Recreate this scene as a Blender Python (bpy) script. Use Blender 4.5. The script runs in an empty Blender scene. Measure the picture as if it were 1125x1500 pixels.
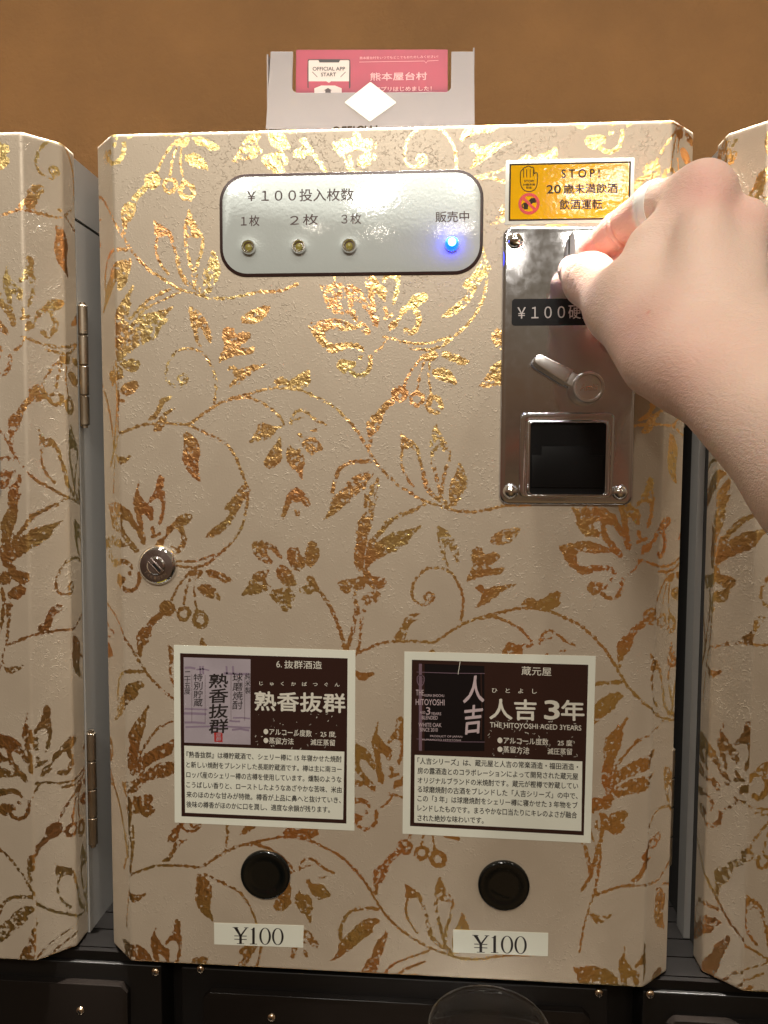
import bpy, math, random
import numpy as np
from mathutils import Matrix, Vector
random.seed(4); rng = np.random.default_rng(7)
SC = bpy.context.scene
COL = SC.collection
# ------------------------------------------------------------------ frame of reference
# working units: millimetres, x right, y DOWN from the top edge of the middle door,
# z INTO the wall from the face of the middle door.  World: metres, Z up.
Z0 = 1.45
FPX, RX_, RY_, RZ_ = 1127.04, 0.065315, 0.069907, 0.005183
CAM = np.array([161.765, 159.971, -378.70])
def W3(p): return (p[0]/1000.0, p[2]/1000.0, Z0 - p[1]/1000.0)
def _rot():
    c, s = math.cos, math.sin
    rx = np.array([[1,0,0],[0,c(RX_),-s(RX_)],[0,s(RX_),c(RX_)]])
    ry = np.array([[c(RY_),0,s(RY_)],[0,1,0],[-s(RY_),0,c(RY_)]])
    rz = np.array([[c(RZ_),-s(RZ_),0],[s(RZ_),c(RZ_),0],[0,0,1]])
    return rz @ rx @ ry
ROT = _rot()
def at(px, py, z=0.0):
    """photograph pixel -> point (mm) on the plane at depth z"""
    d = ROT.T @ np.array([(px-562.5)/FPX, (py-750.0)/FPX, 1.0])
    t = (z - CAM[2]) / d[2]
    return CAM + t*d
def zm(x0, y0, s): return lambda x, y: (x0 + x/s, y0 + y/s)
# ------------------------------------------------------------------ camera
cd = bpy.data.cameras.new('camera'); cam = bpy.data.objects.new('camera', cd); COL.objects.link(cam)
M = lambda v: Vector((v[0], v[2], -v[1]))
r_, u_, b_ = M(ROT[0]), -M(ROT[1]), -M(ROT[2])
mw = Matrix.Identity(4)
for i in range(3):
    mw[i][0], mw[i][1], mw[i][2] = r_[i], u_[i], b_[i]
    mw[i][3] = W3(CAM)[i]
cam.matrix_world = mw
cd.sensor_fit = 'VERTICAL'; cd.sensor_height = 24.0; cd.sensor_width = 18.0
cd.lens = 24.0*FPX/1500.0
cd.clip_start = 0.02; cd.clip_end = 50
SC.camera = cam
# ------------------------------------------------------------------ world (dim warm bar interior behind the camera)
wd = bpy.data.worlds.new('World'); SC.world = wd; wd.use_nodes = True
nt = wd.node_tree; nt.nodes.clear()
def _n(t, ty, **k):
    n = t.nodes.new(ty)
    for a, b in k.items(): setattr(n, a, b)
    return n
wo = _n(nt, 'ShaderNodeOutputWorld'); bg = _n(nt, 'ShaderNodeBackground')
tc = _n(nt, 'ShaderNodeTexCoord'); sx = _n(nt, 'ShaderNodeSeparateXYZ')
cr = _n(nt, 'ShaderNodeValToRGB'); mp = _n(nt, 'ShaderNodeMapRange')
mp.inputs['From Min'].default_value = -1; mp.inputs['From Max'].default_value = 1
nz = _n(nt, 'ShaderNodeTexNoise'); nz.inputs['Scale'].default_value = 3.0; nz.inputs['Detail'].default_value = 1.0
ad = _n(nt, 'ShaderNodeMath', operation='MULTIPLY_ADD'); ad.inputs[1].default_value = 0.5; ad.inputs[2].default_value = -0.25
a2 = _n(nt, 'ShaderNodeMath', operation='ADD')
nt.links.new(tc.outputs['Generated'], sx.inputs[0]); nt.links.new(sx.outputs['Z'], a2.inputs[0])
nt.links.new(tc.outputs['Generated'], nz.inputs['Vector']); nt.links.new(nz.outputs['Fac'], ad.inputs[0])
nt.links.new(ad.outputs[0], a2.inputs[1]); nt.links.new(a2.outputs[0], mp.inputs['Value'])
nt.links.new(mp.outputs[0], cr.inputs['Fac'])
els = cr.color_ramp.elements
els[0].position = 0.0; els[0].color = (0.012, 0.007, 0.005, 1)
els[1].position = 1.0; els[1].color = (0.42, 0.34, 0.24, 1)
for ps, c in ((0.22, (0.022, 0.018, 0.012, 1)), (0.32, (0.06, 0.045, 0.025, 1)), (0.40, (0.15, 0.095, 0.06, 1)), (0.43, (0.13, 0.085, 0.06, 1)), (0.46, (0.42, 0.13, 0.07, 1)), (0.48, (0.24, 0.15, 0.09, 1)), (0.52, (0.34, 0.19, 0.10, 1)), (0.66, (0.46, 0.36, 0.24, 1))):
    e = els.new(ps); e.color = c
bg.inputs['Strength'].default_value = 0.52
# the room ahead is warm wood and faces; away to both sides below eye level it is dark
fx = _n(nt, 'ShaderNodeMath', operation='SUBTRACT'); fx.inputs[1].default_value = 0.08; nt.links.new(sx.outputs['X'], fx.inputs[0])
fa = _n(nt, 'ShaderNodeMath', operation='ABSOLUTE'); nt.links.new(fx.outputs[0], fa.inputs[0])
fm = _n(nt, 'ShaderNodeMapRange'); fm.inputs['From Min'].default_value = 0.12; fm.inputs['From Max'].default_value = 0.62; fm.inputs['To Min'].default_value = 1.0; fm.inputs['To Max'].default_value = 0.0
nt.links.new(fa.outputs[0], fm.inputs['Value'])
fz = _n(nt, 'ShaderNodeMapRange'); fz.inputs['From Min'].default_value = -0.95; fz.inputs['From Max'].default_value = -0.5; nt.links.new(sx.outputs['Z'], fz.inputs['Value'])
fz2 = _n(nt, 'ShaderNodeMapRange'); fz2.inputs['From Min'].default_value = -0.30; fz2.inputs['From Max'].default_value = -0.02; fz2.inputs['To Min'].default_value = 1.0; fz2.inputs['To Max'].default_value = 0.0; nt.links.new(sx.outputs['Z'], fz2.inputs['Value'])
f1_ = _n(nt, 'ShaderNodeMath', operation='MULTIPLY'); nt.links.new(fm.outputs[0], f1_.inputs[0]); nt.links.new(fz.outputs[0], f1_.inputs[1])
f2_ = _n(nt, 'ShaderNodeMath', operation='MULTIPLY'); nt.links.new(f1_.outputs[0], f2_.inputs[0]); nt.links.new(fz2.outputs[0], f2_.inputs[1])
wm = _n(nt, 'ShaderNodeMix', data_type='RGBA'); wm.inputs['B'].default_value = (0.46, 0.27, 0.12, 1)
nt.links.new(f2_.outputs[0], wm.inputs['Factor']); nt.links.new(cr.outputs[0], wm.inputs['A'])
nt.links.new(wm.outputs['Result'], bg.inputs['Color']); nt.links.new(bg.outputs[0], wo.inputs['Surface'])
# ------------------------------------------------------------------ lamps of the bar, and added fill lamps
def lamp(name, p, target, energy, size, col, spread=None):
    l = bpy.data.lights.new(name, 'AREA'); l.shape = 'DISK'; l.size = size; l.energy = energy; l.color = col
    if spread: l.spread = spread
    o = bpy.data.objects.new(name, l); COL.objects.link(o)
    o.location = W3(p)
    d = Vector(W3(target)) - Vector(W3(p)); o.rotation_euler = d.to_track_quat('-Z', 'Y').to_euler()
    return o
WARM = (1.0, 0.945, 0.86)
lamp('overhead_area_light', (-60, -620, -400), (100, 190, 0), 0.95, 0.14, WARM)
lamp('overhead_area_light', (330, -620, -400), (180, 190, 0), 0.95, 0.14, WARM)
o = lamp('shelf_strip_light', (150, -800, 10), (150, 0, 10), 5.0, 0.9, WARM, math.radians(10.5))
o.data.shape = 'RECTANGLE'; o.data.size = 1.1; o.data.size_y = 0.02
lamp('overhead_area_light', (90, -430, -900), (190, 200, 0), 3.6, 0.12, WARM)  # added fill lamp above the camera, brightens the arm and door fronts
def mirror_lamp(px, py, k, energy, size):
    q = at(px, py, 0); d = q - CAM; d[2] = -d[2]
    p = q + d*k
    lamp('distant_area_light', p, q, energy, size, (1.0, 0.9, 0.76))
for (px, py) in ((440, 318), (640, 322), (848, 280), (905, 268)):
    mirror_lamp(px, py, 4.0, 0.55, 0.035)
for p, e in (((-700, -900, -1500), 4.2), ((560, -1000, -1700), 4.6), ((100, -1150, -1900), 5.2), ((1050, -800, -1300), 3)):  # added lamps, directions picked for foil sparkle and frontal light
    lamp('distant_area_light', p, (140, 180, 0), e, 0.09, (1.0, 0.93, 0.82))
# ------------------------------------------------------------------ exposure
SC.view_settings.view_transform = 'Standard'
try: SC.view_settings.look = 'None'
except Exception: pass
SC.view_settings.exposure = -0.28; SC.view_settings.gamma = 1.0; SC.view_settings.use_curve_mapping = False
SC.render.engine = 'CYCLES'
SC.cycles.max_bounces = 8
# ================================================================== materials
def srgb(r, g, b):
    f = lambda c: (c/255)/12.92 if c/255 <= 0.04045 else ((c/255+0.055)/1.055)**2.4
    return (f(r), f(g), f(b), 1.0)
def mat(name, col, rough=0.5, metal=0.0, bump=None, spec=None, coat=0.0, var=None, rvar=None, emit=None, aniso=None):
    """bump=(scale, strength, distance_mm); var=(scale, amount) mottles the colour; rvar the same for roughness"""
    m = bpy.data.materials.new(name); m.use_nodes = True
    t = m.node_tree; b = t.nodes['Principled BSDF']
    b.inputs['Base Color'].default_value = col if len(col) == 4 else (*col, 1)
    b.inputs['Roughness'].default_value = rough; b.inputs['Metallic'].default_value = metal
    if spec is not None: b.inputs['Specular IOR Level'].default_value = spec
    if coat: b.inputs['Coat Weight'].default_value = coat; b.inputs['Coat Roughness'].default_value = 0.06
    c = _n(t, 'ShaderNodeTexCoord')
    if bump:
        n = _n(t, 'ShaderNodeTexNoise'); n.inputs['Scale'].default_value = bump[0]; n.inputs['Detail'].default_value = 3
        bp = _n(t, 'ShaderNodeBump'); bp.inputs['Strength'].default_value = bump[1]; bp.inputs['Distance'].default_value = bump[2]/1000
        t.links.new(c.outputs['Object'], n.inputs['Vector']); t.links.new(n.outputs['Fac'], bp.inputs['Height'])
        t.links.new(bp.outputs[0], b.inputs['Normal'])
    if var:
        n = _n(t, 'ShaderNodeTexNoise'); n.inputs['Scale'].default_value = var[0]; n.inputs['Detail'].default_value = 5
        r = _n(t, 'ShaderNodeMapRange'); r.inputs['From Min'].default_value = 0.3; r.inputs['From Max'].default_value = 0.7
        r.inputs['To Min'].default_value = 1-var[1]; r.inputs['To Max'].default_value = 1+var[1]
        v = _n(t, 'ShaderNodeVectorMath', operation='SCALE'); v.inputs[0].default_value = b.inputs['Base Color'].default_value[:3]
        t.links.new(c.outputs['Object'], n.inputs['Vector']); t.links.new(n.outputs['Fac'], r.inputs['Value'])
        t.links.new(r.outputs[0], v.inputs['Scale']); t.links.new(v.outputs[0], b.inputs['Base Color'])
    if rvar:
        n = _n(t, 'ShaderNodeTexNoise'); n.inputs['Scale'].default_value = rvar[0]; n.inputs['Detail'].default_value = 6
        r = _n(t, 'ShaderNodeMapRange'); r.inputs['From Min'].default_value = 0.35; r.inputs['From Max'].default_value = 0.7
        r.inputs['To Min'].default_value = rough; r.inputs['To Max'].default_value = rough+rvar[1]
        t.links.new(c.outputs['Object'], n.inputs['Vector']); t.links.new(n.outputs['Fac'], r.inputs['Value'])
        t.links.new(r.outputs[0], b.inputs['Roughness'])
    if emit:
        b.inputs['Emission Color'].default_value = (*emit[0], 1); b.inputs['Emission Strength'].default_value = emit[1]
    return m
def wallpaper_mat():
    m = bpy.data.materials.new('foil_wallpaper'); m.use_nodes = True
    t = m.node_tree; b = t.nodes['Principled BSDF']; out = t.nodes['Material Output']
    L = t.links.new
    c = _n(t, 'ShaderNodeTexCoord'); at_ = _n(t, 'ShaderNodeAttribute', attribute_name='foil')
    # paper: creased washi with a faint sheen
    n1 = _n(t, 'ShaderNodeTexNoise'); n1.inputs['Scale'].default_value = 480; n1.inputs['Detail'].default_value = 4; n1.inputs['Distortion'].default_value = 1.4
    n2 = _n(t, 'ShaderNodeTexNoise'); n2.inputs['Scale'].default_value = 45; n2.inputs['Detail'].default_value = 2
    n3 = _n(t, 'ShaderNodeTexNoise'); n3.inputs['Scale'].default_value = 950; n3.inputs['Detail'].default_value = 2
    for n in (n1, n2, n3): L(c.outputs['Object'], n.inputs['Vector'])
    # flakes: small raised creases that catch the lamps
    r1 = _n(t, 'ShaderNodeMapRange'); r1.inputs['From Min'].default_value = 0.56; r1.inputs['From Max'].default_value = 0.68
    L(n1.outputs['Fac'], r1.inputs['Value'])
    gate = _n(t, 'ShaderNodeMapRange'); gate.inputs['From Min'].default_value = 0.40; gate.inputs['From Max'].default_value = 0.62; gate.inputs['To Min'].default_value = 0.08
    L(n2.outputs['Fac'], gate.inputs['Value'])
    mu = _n(t, 'ShaderNodeMath', operation='MULTIPLY'); L(r1.outputs[0], mu.inputs[0]); L(gate.outputs[0], mu.inputs[1])
    ad = _n(t, 'ShaderNodeMath', operation='MULTIPLY_ADD'); L(n3.outputs['Fac'], ad.inputs[0]); ad.inputs[1].default_value = 0.35; L(mu.outputs[0], ad.inputs[2])
    bp = _n(t, 'ShaderNodeBump'); bp.inputs['Strength'].default_value = 0.5; bp.inputs['Distance'].default_value = 0.00030
    L(ad.outputs[0], bp.inputs['Height'])
    b.inputs['Roughness'].default_value = 0.44; b.inputs['Specular IOR Level'].default_value = 0.5; b.inputs['Metallic'].default_value = 0.28
    mx = _n(t, 'ShaderNodeMix', data_type='RGBA'); mx.inputs['A'].default_value = (0.48, 0.40, 0.305, 1); mx.inputs['B'].default_value = (0.58, 0.495, 0.385, 1)
    L(n2.outputs['Fac'], mx.inputs['Factor']); L(mx.outputs['Result'], b.inputs['Base Color']); L(bp.outputs[0], b.inputs['Normal'])
    # foil
    f = _n(t, 'ShaderNodeBsdfPrincipled')
    f.inputs['Metallic'].default_value = 1.0; f.inputs['Roughness'].default_value = 0.28
    k1 = _n(t, 'ShaderNodeTexNoise'); k1.inputs['Scale'].default_value = 520; k1.inputs['Detail'].default_value = 3; k1.inputs['Distortion'].default_value = 0.8
    k2 = _n(t, 'ShaderNodeTexNoise'); k2.inputs['Scale'].default_value = 26; k2.inputs['Detail'].default_value = 1
    for n in (k1, k2): L(c.outputs['Object'], n.inputs['Vector'])
    fb = _n(t, 'ShaderNodeBump'); fb.inputs['Strength'].default_value = 0.50; fb.inputs['Distance'].default_value = 0.0005
    k3 = _n(t, 'ShaderNodeTexNoise'); k3.inputs['Scale'].default_value = 190; k3.inputs['Detail'].default_value = 2; k3.inputs['Distortion'].default_value = 1.0
    L(c.outputs['Object'], k3.inputs['Vector'])
    kb = _n(t, 'ShaderNodeMath', operation='MULTIPLY_ADD'); L(k3.outputs['Fac'], kb.inputs[0]); kb.inputs[1].default_value = 1.7; L(k1.outputs['Fac'], kb.inputs[2])
    L(kb.outputs[0], fb.inputs['Height']); L(fb.outputs[0], f.inputs['Normal'])
    fc = _n(t, 'ShaderNodeValToRGB'); e = fc.color_ramp.elements
    e[0].position = 0.36; e[0].color = (0.86, 0.66, 0.28, 1); e[1].position = 0.66; e[1].color = (0.93, 0.49, 0.21, 1)
    L(k2.outputs['Fac'], fc.inputs['Fac']); L(fc.outputs[0], f.inputs['Base Color'])
    # mask = foil outline (mm) roughened by noise, with flaked-off specks
    q1 = _n(t, 'ShaderNodeTexNoise'); q1.inputs['Scale'].default_value = 520; q1.inputs['Detail'].default_value = 3
    q2 = _n(t, 'ShaderNodeTexNoise'); q2.inputs['Scale'].default_value = 430; q2.inputs['Detail'].default_value = 6
    for n in (q1, q2): L(c.outputs['Object'], n.inputs['Vector'])
    s1 = _n(t, 'ShaderNodeMath', operation='MULTIPLY_ADD'); L(q1.outputs['Fac'], s1.inputs[0]); s1.inputs[1].default_value = 2.7; s1.inputs[2].default_value = -1.56
    s2 = _n(t, 'ShaderNodeMath', operation='ADD'); L(at_.outputs['Fac'], s2.inputs[0]); L(s1.outputs[0], s2.inputs[1])
    s3 = _n(t, 'ShaderNodeMapRange'); s3.inputs['From Min'].default_value = -0.10; s3.inputs['From Max'].default_value = 0.10; L(s2.outputs[0], s3.inputs['Value'])
    w1 = _n(t, 'ShaderNodeMapRange'); w1.inputs['From Min'].default_value = 0.38; w1.inputs['From Max'].default_value = 0.44; L(q2.outputs['Fac'], w1.inputs['Value'])
    k4 = _n(t, 'ShaderNodeTexNoise'); k4.inputs['Scale'].default_value = 34; k4.inputs['Detail'].default_value = 2; L(c.outputs['Object'], k4.inputs['Vector'])
    pf = _n(t, 'ShaderNodeMapRange'); pf.inputs['From Min'].default_value = 0.40; pf.inputs['From Max'].default_value = 0.68; pf.inputs['To Min'].default_value = 0.06; pf.inputs['To Max'].default_value = -0.09
    L(k4.outputs['Fac'], pf.inputs['Value'])
    pa = _n(t, 'ShaderNodeMath', operation='ADD'); L(q2.outputs['Fac'], pa.inputs[0]); L(pf.outputs[0], pa.inputs[1]); L(pa.outputs[0], w1.inputs['Value'])
    mm = _n(t, 'ShaderNodeMath', operation='MULTIPLY'); L(s3.outputs[0], mm.inputs[0]); L(w1.outputs[0], mm.inputs[1])
    ms = _n(t, 'ShaderNodeMixShader'); L(mm.outputs[0], ms.inputs['Fac']); L(b.outputs[0], ms.inputs[1]); L(f.outputs[0], ms.inputs[2])
    L(ms.outputs[0], out.inputs['Surface'])
    return m
MT = dict(
    paper=wallpaper_mat(),
    wall=mat('sand_wall', srgb(128, 92, 52), 0.85, bump=(300, 0.9, 0.9), var=(16, 0.11)),
    grey=mat('grey_painted_steel', (0.42, 0.41, 0.39), 0.35, bump=(300, 0.15, 0.1)),
    dark=mat('seam_and_gap_shade', (0.03, 0.026, 0.023), 0.8),  # lid seam, and shade painted along the body's left side
    hinge=mat('bronze_steel', (0.30, 0.25, 0.19), 0.34, 1.0, rvar=(60, 0.2)),
    steel=mat('polished_steel', (0.63, 0.65, 0.71), 0.08, 1.0, rvar=(300, 0.05)),
    chrome=mat('chrome', (0.80, 0.79, 0.78), 0.07, 1.0),
    satin=mat('satin_zinc', (0.74, 0.73, 0.72), 0.30, 1.0, bump=(900, 0.2, 0.06)),
    nickel=mat('dull_nickel', (0.33, 0.28, 0.27), 0.26, 1.0, rvar=(200, 0.12)),
    blackp=mat('black_plastic', (0.004, 0.004, 0.0045), 0.4, bump=(500, 0.1, 0.05), spec=0.2),
    gloss=mat('gloss_black', (0.003, 0.004, 0.004), 0.05, spec=0.5),
    black=mat('matt_black', (0.006, 0.006, 0.006), 0.55),
    panel=mat('white_vinyl', srgb(190, 197, 194), 0.06, bump=(620, 0.42, 0.12), spec=0.38),
    label=mat('label_paper', srgb(226, 228, 214), 0.33, bump=(240, 0.12, 0.1)),
    brown=mat('brown_ink', (0.030, 0.011, 0.009), 0.30, bump=(300, 0.25, 0.12)),
    browntext=mat('brown_print', (0.055, 0.020, 0.018), 0.4),
    ink=mat('black_ink', (0.018, 0.014, 0.013), 0.45),
    whiteink=mat('white_print', srgb(216, 213, 200), 0.4),
    lav=mat('lavender_print', srgb(168, 158, 166), 0.35, var=(60, 0.10)),
    lavd=mat('lavender_wash', srgb(138, 122, 140), 0.4),
    red=mat('red_stamp', srgb(176, 44, 40), 0.4),
    wine=mat('bottle_print', (0.006, 0.004, 0.005), 0.4, spec=0.3),
    winel=mat('bottle_light_print', srgb(120, 98, 112), 0.35),
    pinkink=mat('pale_print', srgb(196, 178, 182), 0.4),
    yellow=mat('yellow_vinyl', srgb(232, 178, 12), 0.07, bump=(560, 0.40, 0.12), spec=0.5),
    greyink=mat('dark_border', (0.050, 0.038, 0.026), 0.6, spec=0.08),
    sign=mat('sign_red', srgb(206, 42, 30), 0.3),
    tapeb=mat('black_label_tape', (0.010, 0.010, 0.011), 0.5, bump=(500, 0.15, 0.08), spec=0.2),
    tapew=mat('label_tape_print', srgb(196, 190, 188), 0.4),
    led=mat('unlit_lamp', srgb(150, 140, 70), 0.25),
    blue=mat('lit_blue_lamp', (0.05, 0.25, 1.0), 0.2, emit=((0.0, 0.012, 1.0), 26.0)),
    bluec=mat('lit_blue_core', (0.6, 0.9, 1.0), 0.2, emit=((0.2, 0.8, 1.0), 6.0)),
    card=mat('white_card', srgb(142, 137, 139), 0.6, bump=(900, 0.12, 0.1)),
    pink=mat('pink_leaflet', srgb(158, 54, 76), 0.45),
    pale=mat('pale_screen', srgb(222, 206, 200), 0.45),
    pinktext=mat('leaflet_print', srgb(240, 186, 188), 0.5),
    wood=mat('black_wood', (0.006, 0.005, 0.0045), 0.42, bump=(80, 0.2, 0.3), spec=0.25),
    acryl=mat('smoked_acrylic', (0.009, 0.007, 0.006), 0.14, rvar=(12, 0.10), spec=0.2),
    screw=mat('brass_screw', (0.62, 0.48, 0.34), 0.22, 1.0),
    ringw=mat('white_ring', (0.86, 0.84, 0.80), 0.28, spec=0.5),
    coin=mat('cupronickel', (0.85, 0.83, 0.79), 0.40, 0.45, bump=(900, 0.2, 0.05)),
    yel=mat('key_mark', srgb(190, 176, 80), 0.4),
)
def glass_mat():
    m = bpy.data.materials.new('clear_plastic'); m.use_nodes = True
    b = m.node_tree.nodes['Principled BSDF']
    b.inputs['Base Color'].default_value = (0.93, 0.93, 0.93, 1); b.inputs['Roughness'].default_value = 0.05
    b.inputs['Transmission Weight'].default_value = 1.0; b.inputs['IOR'].default_value = 1.45
    return m
MT['clear'] = glass_mat()
def skin_mat():
    m = bpy.data.materials.new('skin'); m.use_nodes = True
    t = m.node_tree; b = t.nodes['Principled BSDF']; L = t.links.new
    c = _n(t, 'ShaderNodeTexCoord')
    pk = _n(t, 'ShaderNodeAttribute', attribute_name='flush'); wh = _n(t, 'ShaderNodeAttribute', attribute_name='white_band')
    n = _n(t, 'ShaderNodeTexNoise'); n.inputs['Scale'].default_value = 60; n.inputs['Detail'].default_value = 5
    L(c.outputs['Object'], n.inputs['Vector'])
    m0 = _n(t, 'ShaderNodeMix', data_type='RGBA'); m0.inputs['A'].default_value = (0.74, 0.525, 0.42, 1); m0.inputs['B'].default_value = (0.80, 0.595, 0.49, 1)
    L(n.outputs['Fac'], m0.inputs['Factor'])
    m1 = _n(t, 'ShaderNodeMix', data_type='RGBA'); m1.inputs['B'].default_value = (0.66, 0.16, 0.14, 1)
    L(pk.outputs['Fac'], m1.inputs['Factor']); L(m0.outputs['Result'], m1.inputs['A'])
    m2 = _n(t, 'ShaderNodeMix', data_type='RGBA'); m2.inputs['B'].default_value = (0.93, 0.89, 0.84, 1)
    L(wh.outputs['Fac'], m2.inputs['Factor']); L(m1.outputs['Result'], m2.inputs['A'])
    L(m2.outputs['Result'], b.inputs['Base Color'])
    b.inputs['Roughness'].default_value = 0.46; b.inputs['Specular IOR Level'].default_value = 0.4
    b.inputs['Subsurface Weight'].default_value = 0.35
    b.inputs['Subsurface Radius'].default_value = (1.0, 0.35, 0.18); b.inputs['Subsurface Scale'].default_value = 0.0032
    # skin relief: fine cells plus stretched creases
    v = _n(t, 'ShaderNodeTexVoronoi'); v.inputs['Scale'].default_value = 900
    mpn = _n(t, 'ShaderNodeMapping'); mpn.inputs['Scale'].default_value = (1.0, 1.0, 2.4); mpn.inputs['Rotation'].default_value = (0.0, 0.35, 0.0)
    L(c.outputs['Object'], mpn.inputs['Vector']); L(mpn.outputs[0], v.inputs['Vector'])
    n2 = _n(t, 'ShaderNodeTexNoise'); n2.inputs['Scale'].default_value = 330; n2.inputs['Detail'].default_value = 5; n2.inputs['Distortion'].default_value = 0.6
    L(mpn.outputs[0], n2.inputs['Vector'])
    ad = _n(t, 'ShaderNodeMath', operation='MULTIPLY_ADD'); L(v.outputs['Distance'], ad.inputs[0]); ad.inputs[1].default_value = 0.35; L(n2.outputs['Fac'], ad.inputs[2])
    bp = _n(t, 'ShaderNodeBump'); bp.inputs['Strength'].default_value = 0.42; bp.inputs['Distance'].default_value = 0.0007
    L(ad.outputs[0], bp.inputs['Height']); L(bp.outputs[0], b.inputs['Normal'])
    return m
MT['skin'] = skin_mat()
MT['nail'] = mat('fingernail', srgb(232, 190, 178), 0.22, coat=0.3)
# ================================================================== mesh helpers
class MB:
    def __init__(s): s.v = []; s.f = []; s.m = []
    def add(s, vs, fs, m=0):
        b = len(s.v); s.v += [tuple(v) for v in vs]
        for f in fs: s.f.append(tuple(b+i for i in f)); s.m.append(m)
    def stack(s, rings, m=0, cap0=True, cap1=True):
        n = len(rings[0]); vs = [p for r in rings for p in r]; fs = []
        for k in range(len(rings)-1):
            for i in range(n):
                j = (i+1) % n
                fs.append((k*n+i, k*n+j, (k+1)*n+j, (k+1)*n+i))
        if cap0: fs.append(tuple(range(n-1, -1, -1)))
        if cap1: fs.append(tuple((len(rings)-1)*n+i for i in range(n)))
        s.add(vs, fs, m)
    def box(s, a, b, m=0):
        x0, y0, z0 = a; x1, y1, z1 = b
        s.add([(x0,y0,z0),(x1,y0,z0),(x1,y1,z0),(x0,y1,z0),(x0,y0,z1),(x1,y0,z1),(x1,y1,z1),(x0,y1,z1)],
              [(3,2,1,0),(4,5,6,7),(0,1,5,4),(1,2,6,5),(2,3,7,6),(3,0,4,7)], m)
    def prism(s, poly, z0, z1, m=0, bev=0.0, steps=3):
        """outline poly (mm) from back z1 to front z0 (z0 < z1), front edge rounded by bev"""
        P = np.array(poly, float)
        rings = [[(x, y, z1) for x, y in P]]
        if bev > 0:
            for k in range(steps+1):
                a = math.pi/2*k/steps
                q = inset(P, bev*(1-math.cos(a)))
                rings.append([(x, y, z0+bev*(1-math.sin(a))) for x, y in q])
        else: rings.append([(x, y, z0) for x, y in P])
        s.stack(rings, m)
    def lathe(s, c, prof, m=0, n=32, cap0=False, cap1=True):
        """prof: list of (radius, z) about an axis through c=(x,y) along z"""
        rings = [[(c[0]+r*math.cos(2*math.pi*i/n), c[1]+r*math.sin(2*math.pi*i/n), z) for i in range(n)] for r, z in prof]
        s.stack(rings, m, cap0, cap1)
    def vlathe(s, c, prof, m=0, n=24, cap0=True, cap1=True):
        """prof: (radius, y) about a vertical axis at c=(x,z)"""
        rings = [[(c[0]+r*math.cos(2*math.pi*i/n), y, c[1]+r*math.sin(2*math.pi*i/n)) for i in range(n)] for r, y in prof]
        s.stack(rings, m, cap0, cap1)
    def sheet(s, poly, z, m=0):
        s.add([(x, y, z) for x, y in poly], [tuple(range(len(poly)))], m)
    def ribbon(s, pts, w, z, m=0):
        P = np.array(pts, float); T = np.gradient(P, axis=0); T /= np.linalg.norm(T, axis=1)[:, None]+1e-9
        N = np.stack([-T[:, 1], T[:, 0]], 1)*w/2
        n = len(P)
        s.add([(*p, z) for p in P+N]+[(*p, z) for p in P-N], [(i, i+1, n+i+1, n+i) for i in range(n-1)], m)
    def build(s, name, mats, parent=None, smooth=False, loc=None):
        me = bpy.data.meshes.new(name)
        me.from_pydata([W3(v) for v in s.v], [], s.f)
        for m in (mats if isinstance(mats, (list, tuple)) else [mats]): me.materials.append(m)
        me.polygons.foreach_set('material_index', s.m)
        me.update()
        import bmesh
        bm = bmesh.new(); bm.from_mesh(me); bmesh.ops.recalc_face_normals(bm, faces=bm.faces); bm.to_mesh(me); bm.free()
        if smooth:
            me.polygons.foreach_set('use_smooth', [True]*len(me.polygons))
            try: me.set_sharp_from_angle(angle=math.radians(smooth if smooth is not True else 40))
            except Exception: pass
        o = bpy.data.objects.new(name, me); COL.objects.link(o)
        if parent is not None: link(o, parent)
        return o
def link(o, parent):
    o.parent = parent; bpy.context.view_layer.update()
    o.matrix_parent_inverse = parent.matrix_world.inverted()
def inset(P, d):
    if d <= 0: return P
    A = np.roll(P, 1, 0); B = np.roll(P, -1, 0)
    e1 = P-A; e2 = B-P
    e1 /= np.linalg.norm(e1, axis=1)[:, None]+1e-9; e2 /= np.linalg.norm(e2, axis=1)[:, None]+1e-9
    ar = 0.5*np.sum(P[:, 0]*B[:, 1]-B[:, 0]*P[:, 1]); sg = 1 if ar > 0 else -1
    n1 = np.stack([-e1[:, 1], e1[:, 0]], 1)*sg; n2 = np.stack([-e2[:, 1], e2[:, 0]], 1)*sg
    b = n1+n2; b /= np.linalg.norm(b, axis=1)[:, None]+1e-9
    k = np.clip(np.sum(b*n1, 1), 0.4, 1)
    return P + b*(d/k)[:, None]
def rrect(x0, y0, x1, y1, r, n=6):
    out = []
    for cx, cy, a0 in ((x1-r, y0+r, -90), (x1-r, y1-r, 0), (x0+r, y1-r, 90), (x0+r, y0+r, 180)):
        for k in range(n+1):
            a = math.radians(a0+90*k/n); out.append((cx+r*math.cos(a), cy+r*math.sin(a)))
    return out
def circ(c, r, n=32): return [(c[0]+r*math.cos(2*math.pi*i/n), c[1]+r*math.sin(2*math.pi*i/n)) for i in range(n)]
def empty(name, p, label=None, cat=None, group=None):
    o = bpy.data.objects.new(name, None); COL.objects.link(o); o.location = W3(p); o.empty_display_size = 0.05
    bpy.context.view_layer.update()
    return tag(o, label, cat, group)
def tag(o, label=None, cat=None, group=None, kind=None):
    for k, v in (('label', label), ('category', cat), ('group', group), ('kind', kind)):
        if v: o[k] = v
    return o
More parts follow.
